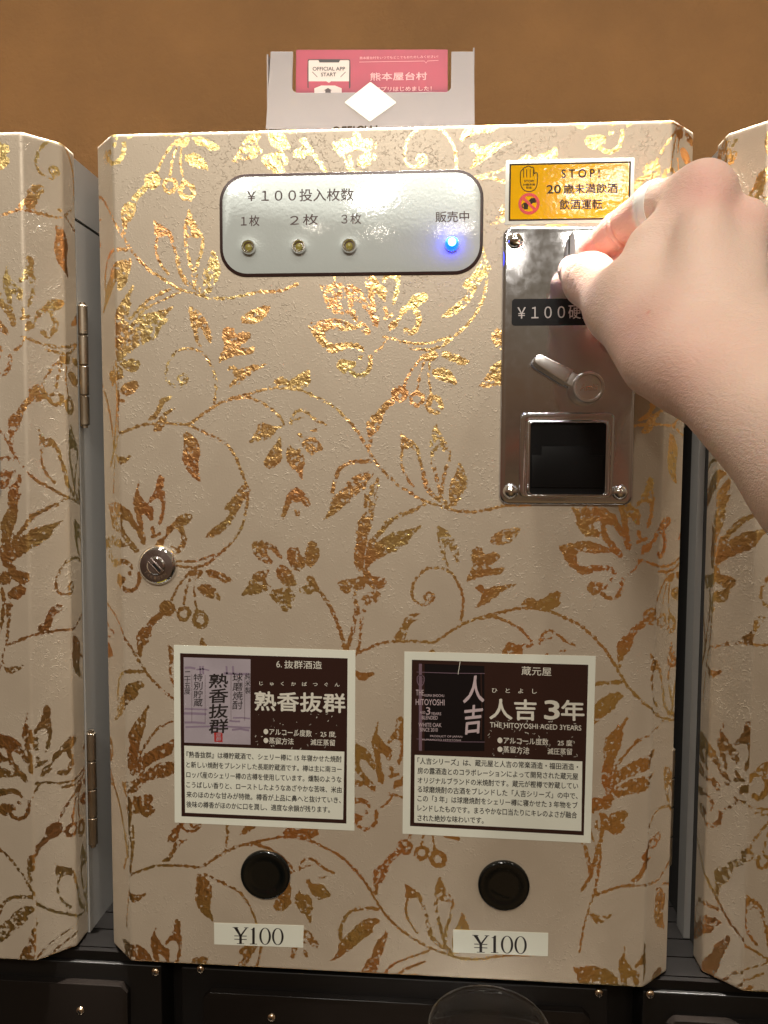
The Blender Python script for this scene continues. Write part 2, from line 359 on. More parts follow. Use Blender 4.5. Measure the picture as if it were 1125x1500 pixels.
# ------------------------------------------------------------------ lettering
_tc = {}
def glyphs(s, bold=0.0, shear=0.0):
    k = (s, bold, shear)
    if k in _tc: return _tc[k]
    c = bpy.data.curves.new('lettering', 'FONT'); c.body = s; c.shear = shear; c.resolution_u = 4
    o = bpy.data.objects.new('lettering', c); COL.objects.link(o)
    dg = bpy.context.evaluated_depsgraph_get(); dg.update()
    me = bpy.data.meshes.new_from_object(o.evaluated_get(dg))
    v = np.array([x.co[:2] for x in me.vertices]) if len(me.vertices) else np.zeros((0, 2)); f = [tuple(p.vertices) for p in me.polygons]
    bpy.data.objects.remove(o); bpy.data.curves.remove(c); bpy.data.meshes.remove(me)
    _tc[k] = (v, f); return v, f
def text_mm(mb, s, quad, z, m=0, bold=0.0, shear=0.0):
    """quad = TL, TR, BR, BL (mm): the text's bounding box is fitted to it"""
    v, f = glyphs(s, bold, shear)
    if len(v) == 0: return
    lo, hi = v.min(0), v.max(0); t = (v-lo)/(hi-lo+1e-9)
    TL, TR, BR, BL = [np.array(q[:2], float) for q in quad]
    u = t[:, :1]; w = 1-t[:, 1:]
    P = (TL*(1-u)+TR*u)*(1-w)+(BL*(1-u)+BR*u)*w
    e = bold*np.linalg.norm(BL-TL)                        # heavier strokes: the same outlines pressed again beside themselves
    for i, (dx, dy) in enumerate(((0, 0), (1, .4), (-1, -.4), (.4, -1), (-.4, 1)) if bold else ((0, 0),)):
        mb.add([(x+dx*e, y+dy*e, z-.004*i) for x, y in P], f, m)
def text_px(mb, Z, s, l, r, h, z, m=0, bold=0.0, shear=0.0):
    """l, r = left / right middle of the text's box in zoom coordinates, h its height"""
    q = [(l[0], l[1]-h/2), (r[0], r[1]-h/2), (r[0], r[1]+h/2), (l[0], l[1]+h/2)]
    text_mm(mb, s, [at(*Z(*p), z) for p in q], z, m, bold, shear)
def qpx(Z, pts, z=0): return [tuple(at(*Z(*p), z)[:2]) for p in pts]
def chaikin(P, closed, n=2):
    P = np.array(P, float)
    for _ in range(n):
        B = np.roll(P, -1, 0) if closed else P[1:]; A = P if closed else P[:-1]
        Q = np.stack([A*.75+B*.25, A*.25+B*.75], 1).reshape(-1, 2)
        P = Q if closed else np.vstack([P[:1], Q, P[-1:]])
    return P
# ================================================================== foil pattern of the wallpaper (traced in mm)
TL_, TR_ = np.array([-117.6, 108.2]), np.array([126.9, 107.9])
EL = []
def _c(Z, pts, off):
    P = np.array([at(*Z(*p))[:2] for p in pts]); return P-off if off is not None else P
def FP(Z, flat, off=None):
    pts = list(zip(flat[::2], flat[1::2])); EL.append(('P', chaikin(_c(Z, pts, off), True, 1), 0))
def FS(Z, flat, w, off=None):
    pts = list(zip(flat[::2], flat[1::2])); P = _c(Z, pts, off)
    k = np.linalg.norm(at(*Z(pts[0][0]+1, pts[0][1]))-at(*Z(*pts[0])))
    EL.append(('S', chaikin(P, False, 2), w*k/2))
def FC(Z, x, y, r, off=None): FP(Z, [c for i in range(12) for c in (x+r*math.cos(i*.5236), y+r*math.sin(i*.5236))], off)
ZP = zm(0, 0, 1)
Za, Zb, Zg, Zh = zm(540, 560, 4.6875), zm(420, 380, 4.6875), zm(420, 380, 3.516), zm(340, 580, 5.1136)
Zi, Zj, Zk, Zl, Zn = zm(340, 580, 3.75), zm(400, 760, 4.6875), zm(600, 740, 4.6875), zm(150, 680, 4.6875), zm(150, 440, 4.6875)
# main vine and its branches
FS(ZP, [166,640,185,631,207,622,230,621,252,620,276,623,290,612,310,597,336,584,360,578,385,571,400,568,416,568,434,569,449,575,467,584,485,592,498,604,508,614,522,630,532,645,540,660,555,684,578,707,600,721,619,733,636,739,653,744,668,749,689,750,708,748,728,743,747,740,775,741,800,730], 5.2)
FS(ZP, [166,640,160,660,154,690,150,725], 4)
FS(ZP, [166,640,170,615,171,585,163,555,155,530], 3.6)
FS(ZP, [168,638,172,605,174,580,172,560], 4.4)
FP(Zn, [95,335,150,350,165,400,210,395,270,420,260,465,200,510,150,470,110,440])
FP(Zn, [85,390,60,410,60,460,100,470])
FP(Zn, [120,170,160,120,165,190,200,150,290,90,360,75,430,60,495,30,490,55,430,110,400,175,330,200,230,220,180,250,150,300,130,250])
FS(Zn, [170,160,220,90,300,10,340,-20,460,-75], 26)
FP(Zn, [95,-130,110,-190,140,-230,165,-250,190,-310,210,-250,185,-180,170,-120,140,-70,100,-60])
FP(Zn, [510,645,420,655,380,700,370,760,300,820,330,832,380,812,420,720,460,680])
FP(zm(140,460,3.75), [480,640,520,650,570,700,580,760,560,840,590,930,555,915,500,870,470,790,482,720])
FP(zm(160,1180,4.327), [85,550,130,590,190,600,240,585,232,612,170,655,125,640], np.array([4.0, 231.5]))
FS(Za, [390,835,330,865,230,900,150,940,100,985,50,1050,0,1120], 22)
FS(Zj, [800,0,760,40,720,100,660,180,640,250,635,350], 22)
# curl with its leaf, and the small blossom beside it
FS(Zk, [400,810,415,700,410,600,370,520,320,450,230,430,150,440,95,500,65,570,65,640,100,680,160,690,210,660,215,620,180,600,145,630,160,660,195,640], 25, TR_)
FP(Zk, [230,135,290,160,340,210,372,270,398,350,385,425,362,390,330,330,308,285,292,310,312,400,332,440,300,430,268,370,246,280,232,200], TR_)
FP(Zk, [590,270,610,210,700,165,815,143,805,200,735,270,680,282], TR_)
FP(Zk, [468,310,500,285,550,295,565,350,600,325,650,325,682,355,640,400,580,425,640,435,695,420,706,450,655,488,560,490,500,510,430,545,440,490,480,430,465,370], TR_)
FP(Zk, [498,555,550,548,570,580,640,553,782,538,782,560,700,590,625,650,545,700,487,715,520,670,550,620,500,590], TR_)
FP(Zk, [795,695,870,618,930,662,960,640,1030,600,1095,588,1080,650,1092,690,1030,722,960,742,900,712,850,690], TR_)
# fork leaf, big leaf, slim leaves
FP(Zi, [895,0,895,40,860,70,832,100,825,150,800,200,772,215,768,290,742,280,740,210,732,150,760,105,792,95,808,60,850,20])
FS(Zh, [1040,490,930,490,840,510,790,570,760,650,752,740], 36)
FP(Zh, [1070,580,1030,558,960,570,880,620,840,680,790,720,745,770,720,880,665,935,725,920,805,860,875,800,935,740,1012,692,1012,640,1060,610])
FP(Zh, [1092,735,1102,770,1062,840,1072,900,1042,1000,1012,1080,1000,1180,985,1290,960,1330,925,1300,905,1200,935,1060,915,990,950,930,990,870,1050,800])
FP(Zj, [650,230,720,175,800,135,860,108,940,66,972,75,905,140,875,215,790,242,700,292,640,345,628,300])
# tulip buds on the vine
FP(Za, [205,318,240,365,310,398,348,450,368,540,395,620,408,690,445,760,505,800,500,835,440,805,382,740,362,650,346,560,322,480,300,455,255,465,212,460,213,385])
FS(Za, [235,460,222,520,228,580,250,640,285,690,310,715], 24)
FP(Za, [460,262,492,340,532,400,562,460,530,480,480,470,440,475,412,425,430,350])
FS(Za, [438,460,436,540,462,640,485,720,500,810], 30)
FS(Za, [548,460,560,510,532,600,508,670,502,760], 30)
FP(Za, [622,530,662,610,684,680,668,740,632,800,595,862,556,850,546,780,552,700,588,640,608,580])
FS(Za, [500,800,545,850], 40)
# big blossom
FP(Zb, [208,160,260,180,330,155,410,162,452,200,464,245,420,268,365,280,380,312,428,345,432,378,340,383,288,350,258,290,248,230])
FP(Zl, [250,92,257,140,247,190,282,240,312,280,352,290,352,385,322,395,290,340,268,340,282,420,292,465,258,455,238,400,218,310,202,250,222,200,235,150], TL_)
FP(Zl, [400,66,428,90,424,180,438,210,434,300,424,370,398,425,378,405,406,310,400,240,355,240,330,275,305,262,350,190,368,160,373,90], TL_)
FP(Zl, [88,260,150,285,205,330,224,390,274,440,305,500,303,560,256,545,246,480,198,430,176,392,132,385,148,450,195,510,245,560,255,610,208,605,146,520,106,470,96,380], TL_)
FP(Zl, [385,525,438,480,428,440,488,400,518,348,590,330,630,360,604,402,562,422,540,455,500,442,462,482,412,545], TL_)
FS(Zl, [540,450,568,510,550,560,515,605,480,580], 42, TL_)
FS(Zl, [340,435,352,470], 30, TL_); FS(Zl, [340,500,390,478], 28, TL_)
FP(Zb, [132,445,180,428,260,412,330,397,420,422,470,448,535,442,535,472,450,488,380,498,320,482,268,490,268,540,290,580,400,566,500,570,540,625,525,655,488,612,420,612,350,642,298,652,256,610,206,570,166,500])
FP(Zb, [330,740,358,682,420,682,482,700,474,742,430,752,402,795,368,775])
FS(Zb, [440,770,480,802,530,797,562,760,576,720,576,670], 36)
FP(Zb, [483,660,525,652,522,695,490,692])
FS(Zb, [610,632,655,600,690,540], 22)
FS(Zb, [660,530,740,545,800,570,900,580,1000,575,1060,550,1125,530], 24)
FP(Zb, [690,500,700,430,735,410,775,420,765,470,715,492])
FS(Zl, [500,695,560,702,600,710,690,700,740,670,810,610,880,550,930,480,970,400,990,300,1000,230,990,150,960,60,935,0,905,-65,865,-130,790,-180,690,-225,590,-270], 24, TL_)
FP(Zl, [1000,130,1024,190,1002,215,952,290,892,400,852,450,770,505,695,508,740,450,820,395,880,330,835,312,838,280,900,230,940,150], TL_)
# berries
FP(Zl, [565,760,620,718,695,718,685,772,650,792,618,782], TL_)
FP(Zl, [700,718,760,718,832,748,915,798,830,824,800,792,720,772], TL_)
FP(Zl, [648,840,700,818,752,828,802,880,825,950,770,932,700,912,653,872], TL_)
FS(Zl, [600,740,540,810,500,870,470,945], 22, TL_); FS(Zl, [600,790,575,860,560,965], 20, TL_); FS(Zl, [635,795,628,900,652,1005], 20, TL_)
FC(Zl, 445, 990, 60, TL_)
FS(Zl, [530,1000,560,985,600,1000,600,1040,560,1075,525,1050,520,1020], 32, TL_)
FS(Zl, [650,1010,700,1030,718,1075,700,1115,650,1110,625,1070,645,1030], 40, TL_)
# lower blossom
FP(Zh, [108,362,150,310,178,260,198,205,240,192,290,220,350,203,393,210,382,242,330,252,322,292,270,332,210,337,160,347])
FS(Zn, [980,655,1060,690,1125,720], 24)
FS(Zh, [-5,25,90,8,180,28,260,70,330,125,380,185,392,215], 25)
FS(Zh, [440,205,450,150,490,105,540,110,590,150,640,190,700,212], 28); FS(Zh, [440,185,480,178,530,160], 22)
FP(Zh, [360,285,378,350,372,430,384,470,342,522,300,547,232,537,238,470,278,410,328,350])
FP(Zh, [435,355,460,398,512,392,543,450,548,512,533,560,533,632,508,627,488,570,428,532,398,460,402,410])
FP(Zh, [478,278,520,272,542,310,600,296,662,348,695,402,640,424,600,448,548,412,512,362,496,322])
FP(Zh, [575,255,655,238,642,266,600,272])
FP(Zh, [440,688,512,682,552,738,600,800,572,843,538,818,508,792,440,802,420,852,396,938,368,922,372,850,398,770,418,720])
FP(Zh, [463,838,518,868,502,912,463,897])
# pansy
FP(Zi, [105,798,150,793,212,803,253,838,285,895,262,902,220,850,188,840,202,880,234,910,212,932,150,907,108,862])
FP(Zi, [293,850,330,822,372,838,380,880,400,890,408,930,372,972,330,952,305,915])
FP(Zi, [420,792,460,797,483,850,478,900,440,948,405,932,393,870])
FP(Zi, [233,950,270,918,312,943,353,1000,363,1045,300,1053,248,1012])
FP(Zi, [118,970,190,948,213,965,182,1000,200,1038,224,1040,184,1082,110,1097,36,1100,70,1060,98,1010])
FP(Zj, [-40,500,20,478,90,468,132,480,163,550,122,570,138,605,90,643,58,643,48,590,0,572])
FP(Zj, [208,410,270,378,294,430,325,470,312,512,275,502,262,528,178,512,178,470,258,440])
FS(Zj, [295,470,370,560,430,680,470,800,490,890,500,960], 32)
FS(Zj, [560,530,575,600,565,680,545,780,510,890,500,960], 34)
FS(Zj, [500,955,470,1010,440,1060], 30)
# twin tulip
FP(Zj, [437,430,500,408,560,408,610,382,638,420,632,482,590,492,530,502,500,533,478,500,448,472])
FP(Zj, [608,530,650,503,720,487,748,520,722,572,660,603,608,582])
FS(Zj, [590,622,630,630], 28)
FP(Zj, [1015,688,950,688,888,728,848,790,825,852,900,842,922,792,942,722])
TILES = [(0,0), (-117.6,108.2), (123.5,107.7), (4,228.5), (-122,-104), (118,-104), (-3,-213), (-239,0), (241,0), (-112,340),
         (129,340), (-235,228.5), (243,228.5), (-242,-213), (236,-213), (8,462), (-359,108), (363,108), (-360,-104), (358,-104), (-352,340), (370,340)]
def foil_sdf(U, V):
    out = np.full(U.shape, -3.0)
    umin, umax = U.min(0), U.max(0); vrow = V[:, 0]
    for ox, oy in TILES:
        for kind, P, w in EL:
            Q = P + np.array([ox, oy]); pad = 2.6 + w
            lo, hi = Q.min(0)-pad, Q.max(0)+pad
            cs = np.nonzero((umax >= lo[0]) & (umin <= hi[0]))[0]; rs = np.nonzero((vrow >= lo[1]) & (vrow <= hi[1]))[0]
            if len(cs) == 0 or len(rs) == 0: continue
            sl = (slice(rs[0], rs[-1]+1), slice(cs[0], cs[-1]+1))
            x = U[sl][..., None]; y = V[sl][..., None]
            A = Q if kind == 'P' else Q[:-1]; B = np.roll(Q, -1, 0) if kind == 'P' else Q[1:]
            ax, ay = A[:, 0], A[:, 1]; dx, dy = B[:, 0]-ax, B[:, 1]-ay
            L2 = dx*dx+dy*dy+1e-9
            t = np.clip(((x-ax)*dx+(y-ay)*dy)/L2, 0, 1)
            d = np.sqrt(((x-ax-t*dx)**2+(y-ay-t*dy)**2).min(-1))
            if kind == 'P':
                c = ((ay > y) != (B[:, 1] > y)) & (x < dx*(y-ay)/(dy+1e-12)+ax)
                d = np.where(c.sum(-1) % 2 == 1, d, -d)
            else: d = w-d
            out[sl] = np.maximum(out[sl], d)
    return np.clip(out, -3, 3)
DH = 423.5
def door_mesh(x0, x1, taper, yo, zf, shift, step):
    """pressed door tray: front face, chamfers and returns wrapped in one piece of wallpaper"""
    d, dz, sd, t2 = 13.49, 13.95, 13.2, 0.86
    top = [(x0-d, zf+dz+sd), (x0-d, zf+dz), (x0, zf), (x1, zf), (x1+d, zf+dz), (x1+d, zf+dz+sd)]
    bot = [(x0-d+t2, zf+dz+sd), (x0-d+t2, zf+dz), (x0+taper, zf), (x1-taper, zf), (x1+d-t2, zf+dz), (x1+d-t2, zf+dz+sd)]
    top, bot = np.array(top), np.array(bot)
    ln = np.linalg.norm(np.diff(top, axis=0), axis=1); cum = np.concatenate([[0], np.cumsum(ln)])
    s = [0.0]
    corners = cum[1:-1]
    while s[-1] < cum[-1]:
        near = np.abs(corners-s[-1]).min() if len(corners) else 9
        s.append(s[-1] + (0.35 if near < 2.0 else step))
    s = np.array(s); s[-1] = cum[-1]
    def prof(C):
        acc = 0
        for o in np.linspace(-1.3, 1.3, 9):
            q = np.clip(s+o, 0, cum[-1]); acc = acc + np.stack([np.interp(q, cum, C[:, 0]), np.interp(q, cum, C[:, 1])], 1)
        return acc/9
    Pt, Pb = prof(top), prof(bot)
    T = np.gradient(Pt, axis=0); T /= np.linalg.norm(T, axis=1)[:, None]
    N = np.stack([T[:, 1], -T[:, 0]], 1)              # outward (front: -z)
    r = 1.3
    ys, ins = [], []
    for k in range(5):
        a = math.pi/2*(1-k/4); ys.append(r*(1-math.sin(a))); ins.append(r*(1-math.cos(a)))
    n = int((DH-2*r)/step)
    for k in range(1, n): ys.append(r+(DH-2*r)*k/n); ins.append(0)
    for k in range(5):
        a = math.pi/2*k/4; ys.append(DH-r*(1-math.sin(a))); ins.append(r*(1-math.cos(a)))
    ys, ins = np.array(ys), np.array(ins)
    w = (ys/DH)[:, None, None]
    XZ = Pt[None]*(1-w)+Pb[None]*w - N[None]*ins[:, None, None]
    X, Zz = XZ[..., 0], XZ[..., 1]; Y = np.repeat(ys[:, None], len(s), 1)+yo
    U = np.where(s[None] < cum[2], x0-(cum[2]-s)[None]+0*X, np.where(s[None] > cum[3], x1+(s-cum[3])[None]+0*X, X))
    F = foil_sdf(U+shift[0], Y-yo+shift[1])
    F[-4:] = 1.0
    nr, nc = X.shape
    co = np.stack([X/1000, Zz/1000, Z0-Y/1000], -1).reshape(-1, 3)
    i = np.arange(nr*nc).reshape(nr, nc)
    quads = np.stack([i[:-1, :-1], i[1:, :-1], i[1:, 1:], i[:-1, 1:]], -1).reshape(-1, 4)
    nq = len(quads)
    me = bpy.data.meshes.new('door')
    caps = [i[0], i[-1][::-1], np.concatenate([i[::8, 0], [i[-1, 0]], [i[-1, -1]], i[::8, -1][::-1]])]
    me.vertices.add(len(co)); me.vertices.foreach_set('co', co.ravel())
    li = np.concatenate([quads.ravel()]+[c for c in caps]); ls = np.concatenate([np.arange(nq)*4, nq*4+np.cumsum([0]+[len(c) for c in caps[:-1]])])
    me.loops.add(len(li)); me.loops.foreach_set('vertex_index', li.astype(np.int32))
    me.polygons.add(len(ls)); me.polygons.foreach_set('loop_start', ls.astype(np.int32))
    sm = np.ones(len(ls), bool); sm[nq:] = False
    me.polygons.foreach_set('use_smooth', sm)
    a = me.attributes.new('foil', 'FLOAT', 'POINT'); a.data.foreach_set('value', F.ravel().astype(np.float32))
    me.materials.append(MT['paper']); me.update(calc_edges=True); me.validate()
    o = bpy.data.objects.new('door', me); COL.objects.link(o); return o

# ================================================================== room: back wall and the cabinet the machines stand on
HY = DH                                                   # foot of the machines
wallb = MB(); wallb.box((-1500, -1500, 205), (1900, 1100, 235)); w_ = wallb.build('wall', MT['wall'])
tag(w_, 'tan sand-textured wall behind the machines', 'wall')
cab = empty('cabinet', (150, 1000, 100), 'black wooden cabinet with smoked front plates under the three machines', 'cabinet')
b = MB()
b.box((-700, HY+1.2, 9), (1000, HY+6, 204))
for k in range(12):                                       # grooved boards of the top
    z = 12+k*16; b.box((-700, HY+0.6, z), (1000, HY+1.2, z+14.6))
b.build('top_board', MT['wood'], cab)
b = MB()
for xa, xb in ((-420, 16.5), (27.5, 251.5), (269.0, 640)):
    b.prism(rrect(xa, HY+6.5, xb, HY+150, 0.8, 2), 7.0, 30, 0, 0.7)
b.box((-700, HY+6.5, 26), (1000, HY+150, 204)); b.box((-700, HY+118, -95), (1000, HY+128, 7)); b.box((-700, HY+128, -60), (1000, 1000, 204))
b.build('front_board', MT['wood'], cab, smooth=30)
def cutrect(x0, y0, x1, y1, c): return [(x0+c, y0), (x1-c, y0), (x1, y0+c), (x1, y1-c), (x1-c, y1), (x0+c, y1), (x0, y1-c), (x0, y0+c)]
for xa, xb, ya in ((-300, -0.5, 439.2), (40.5, 242.0, 440.0), (281, 480, 441.5)):
    b = MB(); b.prism(cutrect(xa, ya, xb, ya+95, 3.6), 2.5, 6.8, 0, 0.4); b.build('front_plate', MT['acryl'], cab, smooth=30)
def dome_screw(c, z, r, parent, m, cross=0.8, name='screw'):
    b = MB(); b.lathe(c, [(r, z), (r*1.0, z-r*.12), (r*.86, z-r*.42), (r*.55, z-r*.6), (r*.02, z-r*.68)], 0, 20)
    a = cross
    for k in range(2):
        a2 = a+k*math.pi/2; dx, dy = math.cos(a2), math.sin(a2); L, w = r*.5, r*.11
        q = [(c[0]+dx*L-dy*w, c[1]+dy*L+dx*w), (c[0]+dx*L+dy*w, c[1]+dy*L-dx*w), (c[0]-dx*L+dy*w, c[1]-dy*L-dx*w), (c[0]-dx*L-dy*w, c[1]-dy*L+dx*w)]
        b.prism(q, z-r*.70-k*.01, z-r*.5, 1)
    return b.build(name, [m, MT['black']], parent, smooth=50)
for i, (px, py, z) in enumerate(((228, 1423, 7), (294, 1419, 7), (877, 1454, 7), (952, 1456, 7), (118, 1480, 2.5), (398, 1490, 2.5))):
    p = at(px, py, z); dome_screw((p[0], p[1]), z-.02, 2.3, cab, MT['screw'], 0.3+i)
# ================================================================== vending machines
def machine(x0, x1, taper, yo, zf, shift, step, label, name='vending_machine'):
    root = empty(name, ((x0+x1)/2, HY, zf+60), label, 'vending machine', 'wallpapered vending machines in a row')
    dr = door_mesh(x0, x1, taper, yo, zf, shift, step); link(dr, root)
    zb = zf+27.3
    bl, br = x0-13.0, x1+13.3
    b = MB(); b.prism([(bl, yo+2.5), (br, yo+2.5), (br, yo+33), (bl, yo+33)][::1], zb+.6, 196, 0, 0.0); b.build('body_lid', MT['grey'], root)
    b = MB(); b.box((bl+1.2, yo+32, zb+1.5), (br-1.2, yo+40, 195), 1); b.box((bl+5, yo+34.6, zb+.6), (br, HY+.4, 196)); b.box((bl+3.5, yo+34.6, zb+.7), (bl+4.9, HY+.3, 196), 1); b.box((bl, yo+34.6, zb+15), (bl+3.4, HY+.3, zb+27)); b.build('body', [MT['grey'], MT['dark']], root)  # dark lid seam; near-black left sheet paints in the shade between machines
    for ya, yb in ((78, 142), (310, 374)):                  # two barrel hinges on the right edge
        b = MB(); c = (br+2.4, zb+1.6); L = (yb-ya)/4
        for k in range(4):
            y0, y1 = yo+ya+k*L+.35, yo+ya+(k+1)*L-.35; r = 2.5
            b.vlathe(c, [(r*.85, y0), (r, y0+.35), (r, y1-.35), (r*.85, y1)], 0, 18)
        b.vlathe(c, [(1.5, yo+ya-1.2), (1.5, yo+yb+1.2)], 0, 12)
        b.box((br-.2, yo+ya, zb+.8), (br+2.2, yo+yb, zb+2.2))
        b.build('hinge', MT['hinge'], root, smooth=40)
    return root, dr
mid, mdoor = machine(0, 270, 2.9, 0, 0, (0, 0), 0.62, 'gold floral wallpapered vending machine with coin plate and white indicator panel, in the middle')
mL, _ = machine(-313.5, -43.45, 2.9, -0.4, -4.4, (180.5, 0), 0.95, 'gold floral wallpapered vending machine cut off at the left edge, hinges on its right side')
mR, _ = machine(313.5, 583.5, 2.9, 0.4, 1.7, (-168.5, 2), 0.95, 'gold floral wallpapered vending machine cut off at the right edge, partly behind the forearm')
# ------------------------------------------------------------------ indicator panel
Zp = zm(370, 50, 3.2143)
b = MB(); b.prism(rrect(53.9, 20.7, 182.1, 69.9, 13.5, 12), -0.45, 0.1, 0, 0.2); 
ip = b.build('indicator_panel', MT['brown'], mid, smooth=40); ip['label'] = 'white rounded panel with a dark border'
b = MB(); b.prism(rrect(55.4, 22.2, 180.6, 68.4, 12.2, 12), -0.56, -0.40, 0, 0.08); b.build('panel_face', MT['panel'], ip, smooth=40)
b = MB(); T = -0.60
text_px(b, ZP, '￥１００投入枚数', (362, 287), (518, 285), 18, T, 0, 0.012)
text_px(b, ZP, '１枚', (353, 324), (380, 323), 15.5, T, 0, 0.012); text_px(b, ZP, '２枚', (425, 323), (466, 321), 15.5, T, 0, 0.012)
text_px(b, ZP, '３枚', (500, 321), (529, 320), 15.5, T, 0, 0.012); text_px(b, ZP, '販売中', (638, 318), (687, 317), 15.5, T, 0, 0.012)
b.build('lettering', MT['browntext'], ip)
for px, py in ((363, 361), (437, 360), (511, 359)):
    p = at(px, py, -3); c = (p[0], p[1])
    b = MB(); b.lathe(c, [(3.5, -.5), (3.45, -2.4), (3.1, -3.0), (2.75, -3.0), (2.5, -2.6), (2.45, -0.9), (.05, -.9)], 0, 28)
    b.lathe(c, [(1.75, -.9), (1.7, -1.7), (1.2, -2.15), (.05, -2.3)], 1, 20)
    b.build('indicator_light', [MT['chrome'], MT['led']], ip, smooth=35)
p = at(662, 356, -3); c = (p[0], p[1]); b = MB()
b.lathe(c, [(3.6, -.5), (3.5, -1.2), (3.3, -1.5)], 0, 28, False, False)
b.lathe(c, [(3.3, -1.4), (3.25, -2.6), (2.7, -4.0), (1.9, -4.8)], 1, 24, False, False); b.lathe(c, [(1.9, -4.8), (1.0, -5.2), (.05, -5.3)], 2, 24)
o = b.build('indicator_light', [MT['chrome'], MT['blue'], MT['bluec']], ip, smooth=35); o['label'] = 'glowing blue indicator light'
# ------------------------------------------------------------------ warning sticker
Zs = zm(730, 225, 5.3571)
b = MB(); b.prism(rrect(192.3, 16.9, 252.4, 46.8, .6, 3), -0.25, .1, 0, .1); st = b.build('warning_sticker', MT['label'], mid, smooth=40)
st['label'] = 'yellow warning sticker with a dark border'
b = MB(); b.sheet(rrect(194.1, 18.6, 250.7, 45.2, .3, 2), -.30, 0); b.sheet(rrect(194.9, 19.4, 249.9, 44.4, .2, 2), -.36, 1)
b.build('print_panel', [MT['greyink'], MT['yellow']], st)
b = MB(); T = -.42
text_px(b, Zs, 'S T O P !', (497, 158), (795, 154), 66, T, 0, .02)
text_px(b, Zs, '20', (380, 281), (490, 278), 66, T, 0, .02); text_px(b, Zs, '歳未満飲酒', (512, 278), (935, 270), 76, T, 0, .018)
text_px(b, Zs, '飲酒運転', (480, 400), (815, 396), 78, T, 0, .018)
hand = [(172,250),(172,150),(180,135),(190,128),(196,118),(206,112),(214,112),(222,104),(236,100),(250,104),(258,112),(268,108),(276,116),(280,135),(280,165),(292,150),(308,158),(306,220),(300,262),(280,292),(240,303),(200,292)]
q = chaikin(qpx(Zs, hand), True, 1); b.ribbon(np.vstack([q, q[:2]]), .42, T)
for x in (198, 222, 250, 275):
    b.ribbon(qpx(Zs, [(x, 125), (x, 190 if x < 270 else 180)]), .36, T)
text_px(b, Zs, 'STOP!', (203, 216), (280, 216), 18, T, 0, .03); text_px(b, Zs, '20歳未満', (192, 243), (288, 242), 18, T, 0, .02); text_px(b, Zs, '飲酒', (218, 267), (260, 267), 17, T, 0, .02)
b.sheet(qpx(Zs, [(194,388),(236,384),(232,438),(200,440)]), T, 0); b.ribbon(qpx(Zs, [(198,398),(186,404),(188,426),(200,428)]), .5, T)
b.sheet(qpx(Zs, [(238,372),(256,352),(285,350),(298,366),(298,386),(262,390)]), T, 0); b.sheet(circ(qpx(Zs, [(258,390)])[0], .6, 10), T-.01, 0)
b.build('lettering', MT['greyink'], st)
b = MB(); c = qpx(Zs, [(240, 396)])[0]; k = 60.1/1000*5.3571/5.3571
R = np.linalg.norm(np.array(qpx(Zs, [(324, 394)])[0])-np.array(c)); th = np.linspace(0, 2*math.pi, 41)
b.ribbon([(c[0]+R*.86*math.cos(a), c[1]+R*.86*math.sin(a)) for a in th], R*.28, -.45)
b.ribbon([(c[0]-R*.6, c[1]-R*.6), (c[0]+R*.6, c[1]+R*.6)], R*.26, -.47); b.build('prohibition_mark', MT['sign'], st)
# ------------------------------------------------------------------ coin plate
PX0, PX1, PY0, PY1 = 191.5, 255.2, 48.1, 180.5
b = MB(); b.prism(rrect(PX0, PY0, PX1, PY1, 4.6, 8), -2.2, .1, 0, 1.7, 6)
cp = b.build('coin_plate', MT['steel'], mid, smooth=60); cp['label'] = 'polished steel coin plate'
for px, py in ((754.5, 352), (917, 350.5), (748, 720), (908.5, 721.5)):
    q = at(px, py, -3); b = MB(); r = 3.55
    b.lathe((q[0], q[1]), [(r*1.08, -2.1), (r*1.06, -2.6), (r*.98, -3.1), (r*.8, -4.2), (r*.5, -4.9), (r*.2, -5.2), (.02, -5.25)], 0, 28); b.build('screw', MT['chrome'], cp, smooth=60)
s0, s1 = at(833, 344, -2.2), at(840.5, 344, -2.2); se = at(836, 412, -2.2)
b = MB(); b.prism(rrect(s0[0], s0[1], s1[0], se[1], .25, 2), -2.32, -2.0, 0); b.build('coin_slot', MT['black'], cp)
SLX = (s0[0]+s1[0])/2; SLY = s0[1]
# pressed frame round the coin return, black return flap
q0, q1 = at(762, 604, -3), at(898, 729, -3); w0, w1 = at(777.5, 619.5, -3), at(885, 724, -3)
b = MB()
oy1 = min(q1[1], PY1-2.4)
def ringstack(a, c, zs, r0, r1):
    rings = []
    for t, z in zs:
        x0 = a[0]*(1-t)+c[0]*t; y0 = a[1]*(1-t)+c[1]*t; x1 = a[2]*(1-t)+c[2]*t; y1 = a[3]*(1-t)+c[3]*t
        rings.append([(x, y, z) for x, y in rrect(x0, y0, x1, y1, r0*(1-t)+r1*t, 5)])
    return rings
A_, C_ = (q0[0], q0[1], q1[0], oy1), (w0[0], w0[1], w1[0], w1[1])
b.stack(ringstack(A_, C_, [(0, -2.1), (.03, -2.7), (.09, -3.05), (.16, -3.15), (.58, -3.1), (.70, -2.95), (.76, -3.2), (.82, -3.8), (.90, -4.15), (.97, -4.0), (1.0, -3.2), (1.0, -2.25)], 2.6, 1.6), 0, False, False)
b.build('return_frame', MT['steel'], cp, smooth=60)
b = MB(); b.prism(rrect(*C_, 1.5, 4), -2.28, -2.1, 0)
my = w0[1]+(w1[1]-w0[1])*.45; xa, xb = w0[0]+5.2, w1[0]-6.5
b.prism([(w0[0]+.6, my), (xa, my), (xa, my-4.3), (xb, my-4.3), (xb, my), (w1[0]-.6, my), (w1[0]-.6, w1[1]-3), (w0[0]+.6, w1[1]-3)], -3.1, -2.2, 0, .3)
b.build('return_flap', MT['blackp'], cp, smooth=30)
